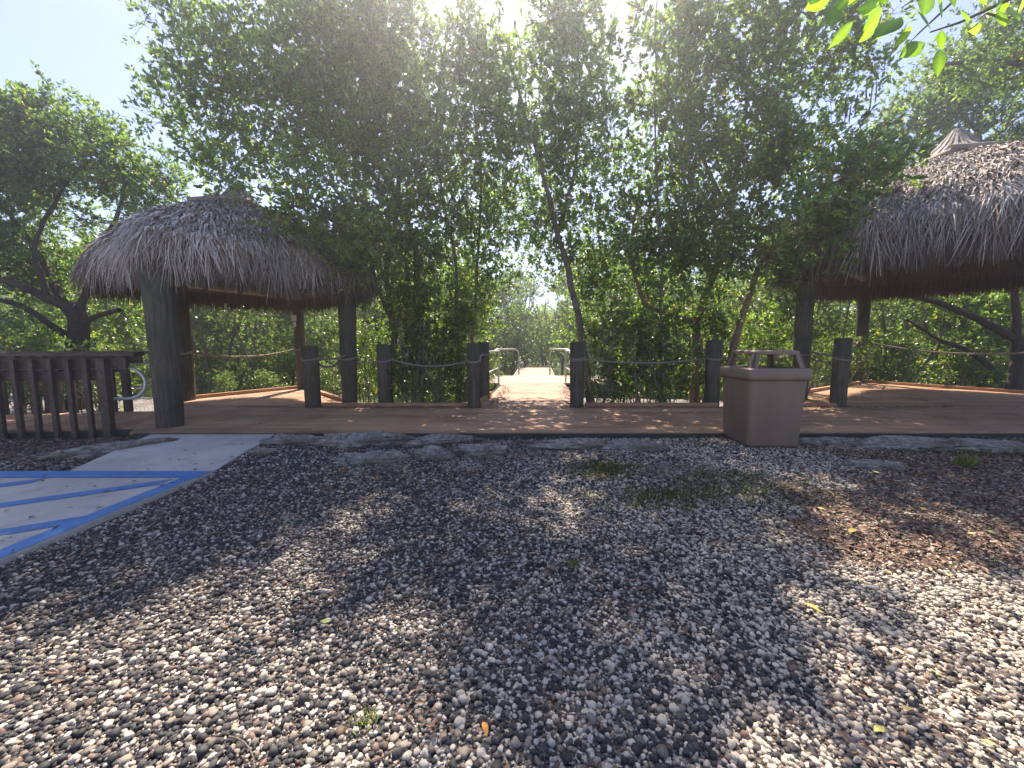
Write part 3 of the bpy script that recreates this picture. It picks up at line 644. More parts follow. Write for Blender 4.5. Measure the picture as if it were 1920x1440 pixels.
def fC(n_):
    Y = g.uniform(2.0, 4.8, n_); X = g.uniform(.72, 1.4, n_) * Y; k = (nz(X, Y, 0 * X, 1.4, 3.) > .55 - .42 * Y * (X / Y - .4)) | (g.uniform(0, 1, n_) < .15); return X[k], Y[k]
def fD(n_):
    Y = g.uniform(3.9, 5.0, n_); X = g.uniform(-7, -4.5, n_); k = ~on_slab(X, Y); return X[k], Y[k]
scatter_leaves(7500, fA, gz, .045, BR, mb); scatter_leaves(4800, fB, lambda x, y: gz(x, y) + .012, .034, BR, mb); scatter_leaves(11000, fC, gz, .045, BR, mb); scatter_leaves(2500, fD, gz, .045, BR, mb)
scatter_leaves(160, fB, lambda x, y: gz(x, y) + .015, .05, [(.42, .4, .12), (.3, .34, .1), (.5, .36, .14)], mb)
def fS(n_):
    Y = g.uniform(-1, 4.8, n_); X = -2.9 - np.abs(g.normal(0, 1.1, n_)) ** 1.3; k = on_slab(X, Y); return X[k], Y[k]
scatter_leaves(150, fS, lambda x, y: SL(x, y) + .004, .04, BR, mb, .004, .2)
def f1(n_): return g.uniform(-5, 8, n_), 7.0 - np.abs(g.normal(0, .05, n_))
def f2(n_):
    Y = g.uniform(7.1, 10.5, n_); s_ = g.choice([-1, 1], n_); return .42 + .06 * (Y - 7) + s_ * (.88 - np.abs(g.normal(0, .13, n_))), Y
def f3(n_): return g.uniform(-4.5, 9, n_), g.uniform(4.95, 7.0, n_)
dz = lambda x, y: DZ + 0 * x
scatter_leaves(1500, f1, dz, .05, BR, mb); scatter_leaves(700, f2, dz, .05, BR, mb); scatter_leaves(160, f3, dz, .05, BR, mb, .004, .15)
tag(mb.build('leaf_litter', M['litter']), 'brown fallen leaves strewn over gravel and deck edges', 'leaf litter', kind='stuff')
def blades(mb, X, Y, H0, n_each, spread, cols):
    n_ = len(X) * n_each; bx = np.repeat(X, n_each) + g.normal(0, spread, n_); by = np.repeat(Y, n_each) + g.normal(0, spread, n_)
    P = np.stack([bx, by, gz(bx, by)], -1); Dr = unit(np.stack([g.normal(0, .5, n_), g.normal(0, .5, n_), np.ones(n_)], -1)); Nr = unit(g.normal(0, 1, (n_, 3)))
    L = H0 * g.uniform(.4, 1.2, n_); mb.leaves(P, Dr, Nr, L, L * .09 + .002, np.array(cols)[g.integers(0, len(cols), n_)] * g.uniform(.7, 1.2, (n_, 1)))
mb = MB(); px = g.normal(0, 1, 900); py_ = g.normal(0, 1, 900)
c1 = G(1130, 880, .03); c2 = G(1260, 925, .03); c3 = G(1380, 905, .03)
X = np.concatenate([c1[0] + px[:250] * .16, c2[0] + px[250:600] * .35, c3[0] + px[600:] * .35]); Y = np.concatenate([c1[1] + py_[:250] * .12, c2[1] + py_[250:600] * .14, c3[1] + py_[600:] * .22])
GR = [(.055, .08, .03), (.08, .1, .04), (.13, .13, .06), (.04, .055, .025)]
blades(mb, X, Y, .045, 7, .03, GR); c4 = G(1860, 850, .03); blades(mb, c4[0] + g.normal(0, .35, 160), c4[1] + g.normal(0, .1, 160), .05, 8, .02, GR)
tag(mb.build('grass', M['grass']), 'thin patch of low green weeds in the gravel', 'grass', kind='stuff')
for px, py, h, lab in ((1810, 878, .15, 'upright pale green grass tuft beside the large limestone slab'), (690, 1340, .035, 'small leafy weed in the sunlit gravel near the front'), (1075, 1055, .03, 'tiny weed sprouting in the middle of the gravel')):
    c = G(px, py, .02); mb = MB(); blades(mb, np.zeros(6) + c[0], np.zeros(6) + c[1], h, 14, .02, [(.15, .18, .07), (.1, .13, .05)])
    for q in mb.v: q -= (c[0], c[1], 0)
    tag(mb.build('grass_tuft', M['grass'], loc=(c[0], c[1], 0)), lab, 'weed')
for px, py, rz, L_, lab in ((1590, 997, .3, .075, 'long yellow fallen leaf on the gravel at right'), (1540, 1150, 2.2, .07, 'yellow green fallen leaf in the gravel at lower right'), (912, 1373, 1.9, .045, 'small orange leaf lying on dark pebbles at the bottom')):
    c = G(px, py, .04); mb = MB(); t = np.linspace(0, 1, 9); hw = .22 * np.sin(t * math.pi) ** .7 * L_; up = .01 * np.sin(t * 3)
    v = np.vstack([np.c_[t * L_, hw, up + .004], np.c_[t * L_, 0 * t, up], np.c_[t * L_, -hw, up + .004]]); f = [(i, i + 9, i + 10, i + 1) for i in range(8)] + [(i + 9, i + 18, i + 19, i + 10) for i in range(8)]
    mb.add(v, f, (.5, .4, .1) if 'orange' not in lab else (.55, .25, .06)); o = mb.build('fallen_leaf', M['litter'], smooth=True, loc=(c[0], c[1], float(gz(c[0], c[1])) + .03)); o.rotation_euler = (.1, -.1, rz); tag(o, lab, 'leaf')
for px, py, rz, L_, lab in ((430, 1385, -.6, .22, 'bare curved twig lying on the gravel at bottom left'), (1100, 1335, 2.8, .16, 'short dark twig on the gravel near the bottom')):
    c = G(px, py, .03); mb = MB(); t = np.linspace(0, 1, 8); mb.tube(np.c_[t * L_, .02 * np.sin(t * 4), .004 * np.sin(t * 9)], .003 * (1.2 - t), 6, cap=True)
    o = mb.build('twig', M['bark'], smooth=True, loc=(c[0], c[1], float(gz(c[0], c[1])) + .032)); o.rotation_euler.z = rz; tag(o, lab, 'twig')

# ------------------------------------------------------------------ trees
GREENS = np.array([(.045, .078, .03), (.06, .104, .036), (.08, .128, .043), (.1, .147, .053), (.05, .083, .042)])
def leaf_cols(g, n_, warm=.015, bright=1.):
    c = GREENS[g.integers(0, len(GREENS), n_)] * g.uniform(.75, 1.3, (n_, 1)) * bright; u = g.uniform(0, 1, n_)
    c[u < warm] = (.32, .22, .04); c[u < warm * .25] = (.3, .16, .05); return c
def grow(seed, trunks, lobes, dens, clump_r, leaves, L0, gap=.2, warm=.012, bright=1., twigs=5, tipr=.004, sides=7, expo=2.35, up=.25, maxn=900):
    """trunks: list of (points, base radius, tip radius); lobes: list of (centre, radii, weight)"""
    g = np.random.default_rng(seed); nodes = []; par = []; rad = []
    for pts, ra, rb in trunks:
        P = np.array(pts, float); seg = np.linalg.norm(np.diff(P, axis=0), axis=1); s = np.concatenate([[0], np.cumsum(seg)]); k = max(4, int(s[-1] / .18))
        u = np.linspace(0, s[-1], k)
        Q = np.stack([np.interp(u, s, P[:, i]) for i in range(3)], -1)
        Q[1:-1] = (Q[:-2] + Q[1:-1] * 2 + Q[2:]) / 4; Q[1:] += np.cumsum(g.normal(0, .012, (k - 1, 3)), 0) * (1, 1, .3)
        b0 = len(nodes)
        # join to nearest existing node if it starts near one
        pr = -1
        if nodes:
            dd = np.linalg.norm(np.array(nodes) - Q[0], axis=1); j = int(dd.argmin())
            if dd[j] < .4: pr = j
        for i in range(k): nodes.append(Q[i]); par.append(pr if i == 0 else len(nodes) - 2); rad.append(ra + (rb - ra) * (i / (k - 1)) ** .8)
    A = []; 
    for c, r, wt in lobes:
        r = np.array(r, float) * np.ones(3); n_ = int(dens * wt * (r.prod()) ** (1 / 1.0) * 4.19)
        q = unit(g.normal(0, 1, (n_, 3))) * (g.uniform(0, 1, (n_, 1)) ** .45); q = q * r + np.array(c); A.append(q)
    A = np.vstack(A); kk = nz(A[:, 0], A[:, 1], A[:, 2], 1.5, seed) > -1 + gap * 2 * 1.0 - .0
    kk = nz(A[:, 0], A[:, 1], A[:, 2], 1.5, seed) > (-.75 + gap); A = A[kk & (A[:, 2] > .15)]
    if len(A) > maxn: A = A[g.permutation(len(A))[:maxn]]
    n0 = len(nodes); nodes = list(nodes); tips = []
    NA = np.array(nodes); base_cost = np.linspace(0, 1, len(NA)) * 0
    dist = np.full(len(A), 1e9); near = np.zeros(len(A), int)
    for lo in range(0, len(NA), 200):
        dm = np.linalg.norm(A[:, None] - NA[None, lo:lo + 200], axis=2); j = dm.argmin(1); m_ = dm[np.arange(len(A)), j]; up_ = m_ < dist; dist[up_] = m_[up_]; near[up_] = j[up_] + lo
    alive = np.ones(len(A), bool)
    for _ in range(len(A)):
        i = int(np.where(alive, dist, 1e9).argmin()); alive[i] = False; p = nodes[near[i]]; q = A[i]; d_ = np.linalg.norm(q - p)
        k = max(1, int(d_ / .22)); b0 = len(nodes); prev = near[i]; pd = unit(p - nodes[par[prev]]) if par[prev] >= 0 else np.array((0, 0, 1.)); mid = (p + q) / 2 + pd * d_ * .16 + g.normal(0, .05 * d_, 3)
        for t in np.arange(1, k + 1) / k:
            nodes.append((1 - t) ** 2 * p + 2 * t * (1 - t) * mid + t * t * q); par.append(prev); rad.append(0); prev = len(nodes) - 1
        tips.append((prev, unit(q - mid)))
        new = np.array(nodes[b0:]); dm = np.linalg.norm(A[:, None] - new[None], axis=2); j = dm.argmin(1); m_ = dm[np.arange(len(A)), j]; up_ = m_ < dist; dist[up_] = m_[up_]; near[up_] = j[up_] + b0
    nn = len(nodes); NA = np.array(nodes); par = np.array(par); acc = np.zeros(nn); kids = [[] for _ in range(nn)]
    for i in range(nn):
        if par[i] >= 0: kids[par[i]].append(i)
    for i in range(nn - 1, -1, -1):
        if acc[i] == 0: acc[i] = tipr ** expo
        if par[i] >= 0 and par[i] < i: acc[par[i]] += acc[i]
    rr = np.maximum(acc ** (1 / expo), np.array(rad)); rr[n0:] = np.minimum(rr[n0:], .07); rr[:n0] = np.where(np.array(rad[:n0]) > 0, np.minimum(rr[:n0], np.array(rad[:n0]) * 1.15), rr[:n0])
    for i in range(n0, nn):
        if par[i] >= 0: rr[i] = min(rr[i], rr[par[i]])
    wood_ = MB(); done = np.zeros(nn, bool)
    order = sorted([i for i in range(nn) if par[i] < 0 or (len(kids[par[i]]) > 1)], key=lambda i: -rr[i])
    big = np.full(nn, -1)
    for i in range(nn):
        if kids[i]: big[i] = max(kids[i], key=lambda k: rr[k])
    starts = [i for i in range(nn) if par[i] < 0 or big[par[i]] != i]
    for s_ in starts:
        ch = [s_]; 
        while big[ch[-1]] >= 0: ch.append(big[ch[-1]])
        P = [NA[c_] for c_ in ch]; r_ = [rr[c_] for c_ in ch]
        if par[s_] >= 0: P = [NA[par[s_]]] + P; r_ = [r_[0]] + r_
        if len(P) > 1: wood_.tube(P, r_, sides if max(r_) > .02 else 4, jit=.06 if max(r_) > .02 else 0, rng=g)
    # leaves
    crown = MB(); ti = np.array([t[0] for t in tips]); td = np.array([t[1] for t in tips]); nt_ = len(ti)
    K = twigs; st = np.repeat(NA[ti], K, 0); dr = unit(np.repeat(td, K, 0) * .5 + g.normal(0, .75, (nt_ * K, 3)) + np.array((0, 0, up))); ln = clump_r * g.uniform(.45, 1.15, nt_ * K)[:, None]
    en = st + dr * ln
    side = unit(np.cross(dr, g.normal(0, 1, dr.shape))) * .0035
    v = np.stack([st - side, st + side, en], 1).reshape(-1, 3); wood_.add(v, np.arange(len(v)).reshape(-1, 3))
    per = max(1, leaves // K); n_ = nt_ * K * per; tt = .25 + .78 * np.tile((np.arange(per) + .5) / per, nt_ * K)[:, None] ** .42
    S = np.repeat(st, per, 0); DRr = np.repeat(dr, per, 0); LN = np.repeat(ln, per, 0); P = S + DRr * LN * tt + g.normal(0, .012, (n_, 3))
    Dr = unit(DRr * .75 + g.normal(0, .62, (n_, 3)) + np.array((0, 0, .12))); Nr = unit(g.normal(0, .6, (n_, 3)) + np.array((0, 0, .8)))
    L = L0 * g.uniform(.5, 1.3, n_); cb = np.repeat(g.uniform(.7, 1.35, (nt_, 1)), K * per, 0)
    crown.leaves(P, Dr, Nr, L, L * g.uniform(.42, .56, n_), leaf_cols(g, n_, warm, bright) * cb)
    return wood_, crown, n_
TOTAL = 0
def tree(name, label, base, args, group=None, bark='bark', cat='tree'):
    global TOTAL
    wd, cr, n_ = grow(**args); TOTAL += n_; base = np.array(base, float)
    t = thing(name, label, cat, tuple(base), 0, group)
    for q in wd.v: q -= base
    for q in cr.v: q -= base
    wd.build('trunk', M[bark], t, True); cr.build('crown', M['leaf'], t); return t
def lobe(px, py, Y, rx, ry, rd=None, wt=1.):
    k = Y / FPX; return (D(px, py, Y), (rx * k, (rd if rd else (rx + ry) / 2 * k * .72), ry * k), wt)
def pl(Y0, Y1, *pts):
    n_ = len(pts); return [D(x, y, Y0 + (Y1 - Y0) * i / (n_ - 1)) for i, (x, y) in enumerate(pts)]
def root(px, Y, z=-.25): p = D(px, 760, Y); return np.array((p[0], Y, z))
def trunk(px, Y, pts, ra, rb, Y1=None): return ([root(px, Y)] + pl(Y, Y1 or Y, *pts), ra, rb)

# --- the big mangrove left of the walkway
tree('mangrove_tree', 'tall spreading mangrove left of the walkway, overhanging the left hut', root(785, 8.6), dict(seed=21,
    trunks=[trunk(790, 8.6, [(787, 640), (783, 560), (775, 460), (745, 370), (690, 280), (620, 200), (520, 130)], .105, .03),
            trunk(735, 8.4, [(740, 620), (722, 520), (745, 400), (760, 250), (730, 100), (720, -60)], .085, .02),
            ([D(740, 620, 8.4), D(710, 520, 7.8), D(680, 420, 7.0), D(610, 330, 6.6), D(500, 280, 6.6)], .05, .015),
            trunk(860, 8.7, [(850, 600), (845, 480), (815, 350), (810, 200), (830, 60)], .05, .02)],
    lobes=[lobe(380, 70, 7.6, 95, 90), lobe(480, 170, 7.6, 130, 100), lobe(345, 170, 7.5, 85, 50), lobe(330, 235, 7.5, 70, 40), lobe(600, 60, 8, 150, 120), lobe(620, 230, 8, 130, 100), lobe(480, 290, 7.5, 120, 55),
           lobe(720, 120, 8.6, 110, 160), lobe(740, 330, 8.4, 110, 110), lobe(640, 420, 7.4, 90, 70, .6), lobe(720, 500, 8.3, 110, 80, .9, .8), lobe(830, 260, 8.8, 80, 140, .9, .8), lobe(500, -40, 8.3, 55, 60, .5, .6), lobe(640, -100, 8.5, 45, 70, .5, 1.5), lobe(760, -60, 9, 45, 60, .5, .9), lobe(740, 450, 8.3, 80, 60, .8, 1.1), lobe(820, 420, 8.7, 70, 80, .8, 1.1), lobe(770, 570, 8.3, 90, 60, .5, 1.1), lobe(800, 660, 8.2, 90, 60, .4, 1.1), lobe(600, 340, 6.1, 50, 35, .4, 3.5), lobe(555, 400, 5.9, 45, 40, .35, 3.5), lobe(640, 430, 6.3, 55, 40, .4, 3.5), lobe(440, 330, 6.2, 45, 25, .3, 3.5), lobe(690, 480, 6.9, 40, 50, .35, 3.5), lobe(840, 560, 8.6, 90, 90, .6, .6), lobe(400, 345, 7.0, 60, 30, .4, .8)],
    dens=26, clump_r=.42, leaves=56, L0=.1, gap=.28, bright=1.25, warm=.008, maxn=2200))
# --- centre mangrove
tree('mangrove_tree', 'leaning mangrove right of the walkway with a dark domed crown over the centre', root(1105, 8.8), dict(seed=22,
    trunks=[trunk(1110, 8.8, [(1092, 620), (1070, 540), (1045, 440), (1020, 340), (985, 220), (950, 120)], .1, .03),
            ([D(1045, 440, 8.8), D(1075, 330, 8.9), D(1090, 200, 9), D(1080, 60, 9.1)], .05, .02), trunk(880, 9.4, [(885, 600), (890, 480), (900, 350), (885, 200)], .05, .02)],
    lobes=[lobe(890, 150, 9, 75, 100), lobe(985, 170, 9, 80, 110), lobe(1075, 130, 9, 75, 120), lobe(950, 300, 9, 110, 80), lobe(1080, 290, 9, 100, 80), lobe(1150, 220, 9, 45, 60), lobe(900, 420, 9, 70, 60, .8, .7), lobe(1090, 420, 9, 110, 70, .8, .8), lobe(860, 40, 9.1, 50, 60), lobe(1060, 20, 9, 60, 60), lobe(1130, 520, 9, 60, 70, .7, .6), lobe(960, 400, 9.8, 110, 60, .8, .9), lobe(900, 510, 9.6, 60, 60, .7, .8), lobe(1080, 500, 9.3, 80, 60, .7, .8), lobe(890, -60, 9, 50, 60, .6, 1.5), lobe(960, -150, 9.4, 60, 80, .6, 1.5), lobe(1030, -80, 9, 50, 70, .6, 1.5), lobe(985, 470, 10.2, 55, 45, .4, .6), lobe(900, 570, 9.5, 40, 70, .5, 1.), lobe(1100, 600, 9.1, 45, 60, .4, 1.), lobe(960, 560, 12.5, 60, 60, .8, .0)],
    dens=28, clump_r=.4, leaves=58, L0=.1, gap=.25, warm=.012, bright=1.25, maxn=1700))
# --- right mangrove pair
t3 = tree('mangrove_tree', 'broad mangrove with a reddish forked trunk behind the trash can', root(1300, 8.9), dict(seed=23,
    trunks=[trunk(1300, 8.9, [(1308, 680), (1308, 605), (1340, 520), (1370, 400), (1390, 250), (1410, 80)], .12, .03),
            ([D(1308, 605, 8.9), D(1260, 592, 8.8), D(1200, 575, 8.6), D(1170, 480, 8.6), D(1190, 350, 8.6)], .06, .02),
            trunk(1372, 8.4, [(1378, 660), (1398, 590), (1425, 500), (1490, 420), (1560, 350), (1620, 300)], .1, .03),
            ([D(1370, 400, 8.7), D(1310, 280, 8.7), D(1290, 120, 8.7)], .05, .02)],
    lobes=[lobe(1290, 110, 8.6, 70, 130), lobe(1400, 60, 8.4, 90, 110), lobe(1500, 110, 8.2, 90, 100), lobe(1590, 90, 7.8, 75, 90), lobe(1260, 300, 8.6, 90, 110), lobe(1380, 270, 8.4, 110, 110), lobe(1500, 290, 8, 110, 90), lobe(1600, 340, 7.4, 70, 55), lobe(1240, 470, 8.5, 100, 80, .8, .8), lobe(1370, 440, 8.2, 110, 80, .8), lobe(1480, 450, 7.6, 70, 60, .6), lobe(1540, 400, 7.2, 80, 50, .6),
           lobe(1290, -60, 8.6, 45, 55, .4, 1.5), lobe(1430, -90, 8.5, 50, 50, .4, .9), lobe(1570, -40, 8, 45, 50, .4, 1.4), lobe(1200, 650, 8.5, 90, 60, .4, 1.1), lobe(1330, 600, 8.8, 70, 60, .4, 1.), lobe(1440, 620, 9, 60, 60, .4, 1.), lobe(1590, 320, 6.4, 60, 40, .4, 2.2), lobe(1500, 390, 6.3, 45, 35, .35, 1.5), lobe(1650, 300, 6.5, 40, 30, .3, 3.), lobe(1180, 430, 8.8, 60, 80, .7, .8), lobe(1300, 450, 8.9, 90, 80, .9, .9), lobe(1430, 520, 8.6, 80, 50, .8, .7), lobe(1230, 560, 8.8, 80, 50, .7, .7), lobe(1650, 330, 7.3, 40, 30, .4), lobe(1560, 480, 6.9, 50, 25, .3, .8)],
    dens=27, clump_r=.4, leaves=58, L0=.105, gap=.27, bright=1.25, warm=.014, maxn=2300), bark='bark_red')
for i, (px, py, l_) in enumerate(((1588, 175, .45), (1596, 190, .4), (1608, 170, .42), (1634, 165, .5), (1644, 150, .42), (1626, 150, .35), (1215, 40, .45), (1222, 60, .4), (1590, 190, .3))):
    p = D(px, py, 7.7 if px > 1400 else 8.4); mb = MB(); z = np.linspace(0, -l_, 7); mb.tube(np.c_[.01 * np.sin(z * 9 + i), 0 * z, z], [.004, .006, .009, .011, .012, .011, .004], 6, cap=True)
    mb.build('seed_pod', M['bark_red'], t3, True, loc=tuple(p - np.array(t3.location)))
tree('young_mangrove_tree', 'thin open mangrove stem with sparse leaf rosettes against the white sky', root(1240, 8.2), dict(seed=24,
    trunks=[trunk(1240, 8.2, [(1236, 600), (1232, 400), (1226, 200), (1222, 60), (1228, -60)], .03, .012)], lobes=[lobe(1200, 60, 8.2, 50, 90, .5, .8), lobe(1250, 100, 8.2, 45, 90, .5, .8), lobe(1190, 180, 8.2, 45, 60, .5, .9), lobe(1215, -60, 8.2, 50, 60, .5, .6)],
    dens=15, clump_r=.24, leaves=40, L0=.12, gap=.1, warm=.03, up=.5))
# --- left big trunk tree
tree('gnarled_tree', 'old gnarled tree with thick dark low limbs behind the left railing', root(140, 9.2), dict(seed=25,
    trunks=[trunk(140, 9.2, [(142, 650), (150, 600), (128, 575)], .25, .18),
            ([D(128, 575, 9.2), D(90, 560, 9), D(30, 532, 8.8), D(-60, 515, 8.7)], .12, .05), ([D(150, 600, 9.2), D(165, 540, 9.3), D(180, 470, 9.4), D(215, 400, 9.4), D(235, 340, 9.4)], .09, .03),
            ([D(150, 610, 9.2), D(185, 590, 9), D(225, 580, 8.9)], .07, .05), ([D(120, 570, 9.2), D(80, 500, 9.4), D(40, 440, 9.4), D(0, 380, 9.4)], .1, .04), ([D(90, 560, 9.), D(60, 470, 9.0), D(90, 400, 9.2), D(130, 330, 9.2)], .06, .03),
            ([D(140, 640, 9.2), D(95, 610, 9), D(40, 570, 8.9), D(-30, 560, 8.8)], .08, .05)],
    lobes=[lobe(60, 260, 9.3, 80, 80), lobe(150, 270, 9.3, 80, 80), lobe(230, 330, 9.2, 75, 60), lobe(80, 360, 9.3, 100, 50), lobe(290, 380, 9.4, 60, 50), lobe(-80, 300, 9.3, 120, 100), lobe(30, 480, 9.3, 60, 60, .8, .6), lobe(210, 420, 9.5, 70, 30, .6, .5), lobe(-60, 450, 9.2, 90, 80, .9, .6), lobe(70, 200, 9.3, 40, 40), lobe(40, 640, 9.0, 90, 50, .7, .8), lobe(60, 530, 9.8, 90, 50, .6, .8), lobe(210, 520, 9.9, 60, 60, .6, .8), lobe(310, 330, 9.4, 40, 40), lobe(-20, 230, 9.4, 60, 50), lobe(110, 470, 9.9, 60, 40, .5, .7), lobe(20, 420, 9.6, 70, 50, .6, .9), lobe(240, 620, 9.9, 50, 40, .4, .9), lobe(100, 660, 9.9, 90, 40, .4, .9)],
    dens=34, clump_r=.42, leaves=80, L0=.09, gap=.18, warm=.012, bright=1.05, maxn=2200), bark='bark_dark')
# --- right back trees
tree('mangrove_tree', 'leafy tree rising behind the peak of the right hut', root(1800, 14.5), dict(seed=26,
    trunks=[([np.array((16.5, 14.5, -.2)), D(1850, 330, 14.5), D(1820, 250, 14.5), D(1760, 180, 14.5)], .16, .05)], lobes=[lobe(1690, 260, 14, 60, 80), lobe(1760, 210, 14, 80, 80), lobe(1860, 170, 14, 80, 80), lobe(1900, 260, 14, 70, 60), lobe(1700, 360, 14, 90, 50), lobe(1830, 100, 14, 70, 40, 1, .7)],
    dens=7, clump_r=.6, leaves=90, L0=.14, gap=.3, maxn=900))
tree('mangrove_tree', 'dark leafed tree hanging into the upper right corner above the right hut', root(2250, 9), dict(seed=27,
    trunks=[([np.array((15, 8.5, -.05)), np.array((14.5, 8.6, 4)), D(1960, 120, 9), D(1850, 110, 9), D(1760, 120, 9)], .16, .03)], lobes=[lobe(1900, 80, 9, 90, 70), lobe(1790, 110, 9, 75, 50), lobe(1870, 150, 9, 90, 40), lobe(2000, 60, 9, 120, 120)],
    dens=14, clump_r=.38, leaves=60, L0=.1, gap=.35, maxn=500))
tree('leaning_tree', 'dark leaning tree with a long diagonal limb behind the right platform', root(1960, 12), dict(seed=28,
    trunks=[([np.array((15.4, 11.8, -.1)), D(1915, 640, 12), D(1860, 610, 12), D(1780, 570, 12), D(1700, 552, 12), D(1640, 558, 12)], .17, .05), ([np.array((15.7, 12, -.1)), D(1905, 600, 12), D(1900, 540, 12), D(1840, 500, 12)], .16, .06),
            ([D(1860, 690, 11.6), D(1800, 650, 11.8), D(1760, 640, 12), D(1700, 600, 12)], .09, .03)],
    lobes=[lobe(1900, 560, 13, 120, 50, 1, .5), lobe(1720, 530, 13, 110, 40, .8, .6), lobe(1820, 640, 13, 90, 40, .6, .5), lobe(2020, 480, 12, 120, 120, 1, .5)], dens=7, clump_r=.5, leaves=70, L0=.11, gap=.2, bright=1.2, maxn=500), bark='bark_dark')
# --- the branch that reaches in from above right
g = np.random.default_rng(5)
br = thing('broad_leaf_tree', 'tree outside the view whose big bright green leaves hang in at upper right', 'tree', (3.9, .9, 0))
mb = MB(); bx = np.array((3.9, .9, 0)); P1 = [(3.9, .9, -.05), (3.85, .92, 1.4), (3.6, 1.05, 2.3), D(2050, -60, 1.9), D(1900, -5, 1.85), D(1800, 42, 1.8), D(1745, 60, 1.78)]
mb.tube(np.array(P1) - bx, [.1, .085, .05, .016, .008, .005, .003], 8)
stems = [P1[3:]]; 
for q in (((2050, -60), (1880, -60), (1740, -20), (1690, 15)), ((1880, -60), (1700, -50), (1600, -10), (1560, 20)), ((1980, -30), (1890, 35), (1850, 25), (1830, 40)), ((1880, -60), (1790, 0), (1725, 60), (1710, 75))):
    s_ = [D(x, y, 1.9 - .03 * i) for i, (x, y) in enumerate(q)]; mb.tube(np.array(s_) - bx, [.01, .006, .004, .002], 6); stems.append(s_)
mb.build('trunk', M['bark'], br, True)
mb = MB()
def big_leaf(px0, py0, px1, py1, Y, wf=.4, tw=.5, col=(.11, .2, .035)):
    a = D(px0, py0, Y) - bx; b_ = D(px1, py1, Y - .03 + g.uniform(-.05, .05)) - bx; d = b_ - a; L_ = np.linalg.norm(d); d = d / L_; s_ = unit(np.cross(d, (0, 1, 0))); n_ = np.cross(s_, d); s_ = s_ * math.cos(tw) + n_ * math.sin(tw); n_ = np.cross(s_, d)
    t = np.linspace(0, 1, 11); hw = (L_ * wf * .42 * np.sin(math.pi * t ** .9) ** .95); bend = -.12 * L_ * (t * (1 - t)) * 1.5; mid = a + d * (t * L_)[:, None] + n_ * bend[:, None]
    v = np.vstack([mid + s_ * hw[:, None] + n_ * (hw * .22)[:, None], mid, mid - s_ * hw[:, None] + n_ * (hw * .22)[:, None]])
    mb.add(v, [(i, i + 11, i + 12, i + 1) for i in range(10)] + [(i + 11, i + 22, i + 23, i + 12) for i in range(10)], np.array(col) * g.uniform(.8, 1.2) * np.concatenate([.9 + .2 * (np.arange(11) % 2), np.full(11, 1.7), .9 + .2 * (np.arange(11) % 2)])[:, None])
for q in ((1565, -20, 1508, 18, .45), (1570, 5, 1555, 50, .5), (1600, 40, 1552, 92, .28), (1655, 15, 1610, 80, .45), (1690, 32, 1640, 72, .5), (1712, 48, 1675, 90, .4), (1700, 30, 1640, 75, .2), (1735, 80, 1685, 108, .4), (1765, 55, 1765, 95, .45), (1763, 90, 1757, 145, .32),
          (1740, -30, 1730, 30, .5), (1760, -20, 1765, 35, .5), (1650, 10, 1605, 18, .35), (1620, -20, 1575, 5, .5), (1700, -30, 1650, 0, .5), (1650, -25, 1660, 10, .6), (1800, 20, 1825, 45, .5), (1845, 52, 1815, 58, .3), (1872, 20, 1885, 50, .6), (1895, 15, 1910, 40, .5), (1925, -5, 1908, 25, .6), (1880, -10, 1868, 20, .5), (1720, 20, 1745, 55, .5), (1780, -20, 1790, 15, .4), (1540, -30, 1520, 10, .5), (1595, -10, 1560, 30, .5), (1830, -20, 1850, 10, .5)):
    big_leaf(q[0], q[1], q[2], q[3], 1.78 + g.uniform(-.1, .1), q[4], g.uniform(-.7, .7), [(.1, .19, .03), (.13, .22, .04), (.07, .13, .03)][g.integers(0, 3)])
for _ in range(260):   # crown above the view
    c = np.array((g.uniform(1.9, 4.6), g.uniform(.2, 2.6), g.uniform(3.1, 4.2))); d = unit(g.normal(0, 1, 3)) * .12; a_ = c - bx
    s_ = unit(np.cross(d, (0, .3, 1))) * .025; mb.add([a_, a_ + d * .5 + s_, a_ + d, a_ + d * .5 - s_], [(0, 1, 2, 3)], (.1, .18, .03))
mb.build('crown', M['leaf_near'], br, True)

# --- thickets between the bollards: multi-stem mangrove shrubs
def shrub_proto(seed, h, dens):
    g2 = np.random.default_rng(seed); tr = []
    for k in range(15):
        a_ = g2.uniform(0, 6.28); r_ = g2.uniform(.1, .6); b0 = np.array((r_ * math.cos(a_), r_ * math.sin(a_) * .5, -.3)); l_ = g2.normal(0, .28, 2)
        tr.append(([b0, b0 + (l_[0] * .4, l_[1] * .4, h * .35), b0 + (l_[0], l_[1], h * .7), b0 + (l_[0] * 1.3 + g2.normal(0, .1), l_[1] * 1.3, h)], g2.uniform(.011, .026), .006))
    lob = [((0, 0, h * .55), (.75, .5, h * .5), 1.), ((.3, .1, h * .9), (.6, .5, .45), 1.), ((-.3, 0, h * .3), (.6, .4, .35), .8)]
    return grow(seed, tr, lob, dens, .3, 50, .085, gap=.15, warm=.01, twigs=5, bright=.95)
protos = []
for s_, h_ in ((41, 2.1), (42, 2.6), (43, 1.7)):
    wd, cr, n_ = shrub_proto(s_, h_, 27); protos.append((wd.mesh('stems', M['bark_pale'], True), cr.mesh('crown', M['leaf']))); TOTAL += n_
def place(name, k, loc, rz, sc, label, cat, group, protos=protos, part='stems'):
    t = thing(name, label, cat, loc, rz, group); t.scale = (sc, sc, sc)
    for me, nm in zip(protos[k], (part, 'crown')): o = bpy.data.objects.new(nm, me); COL.objects.link(o); o.parent = t
    return t
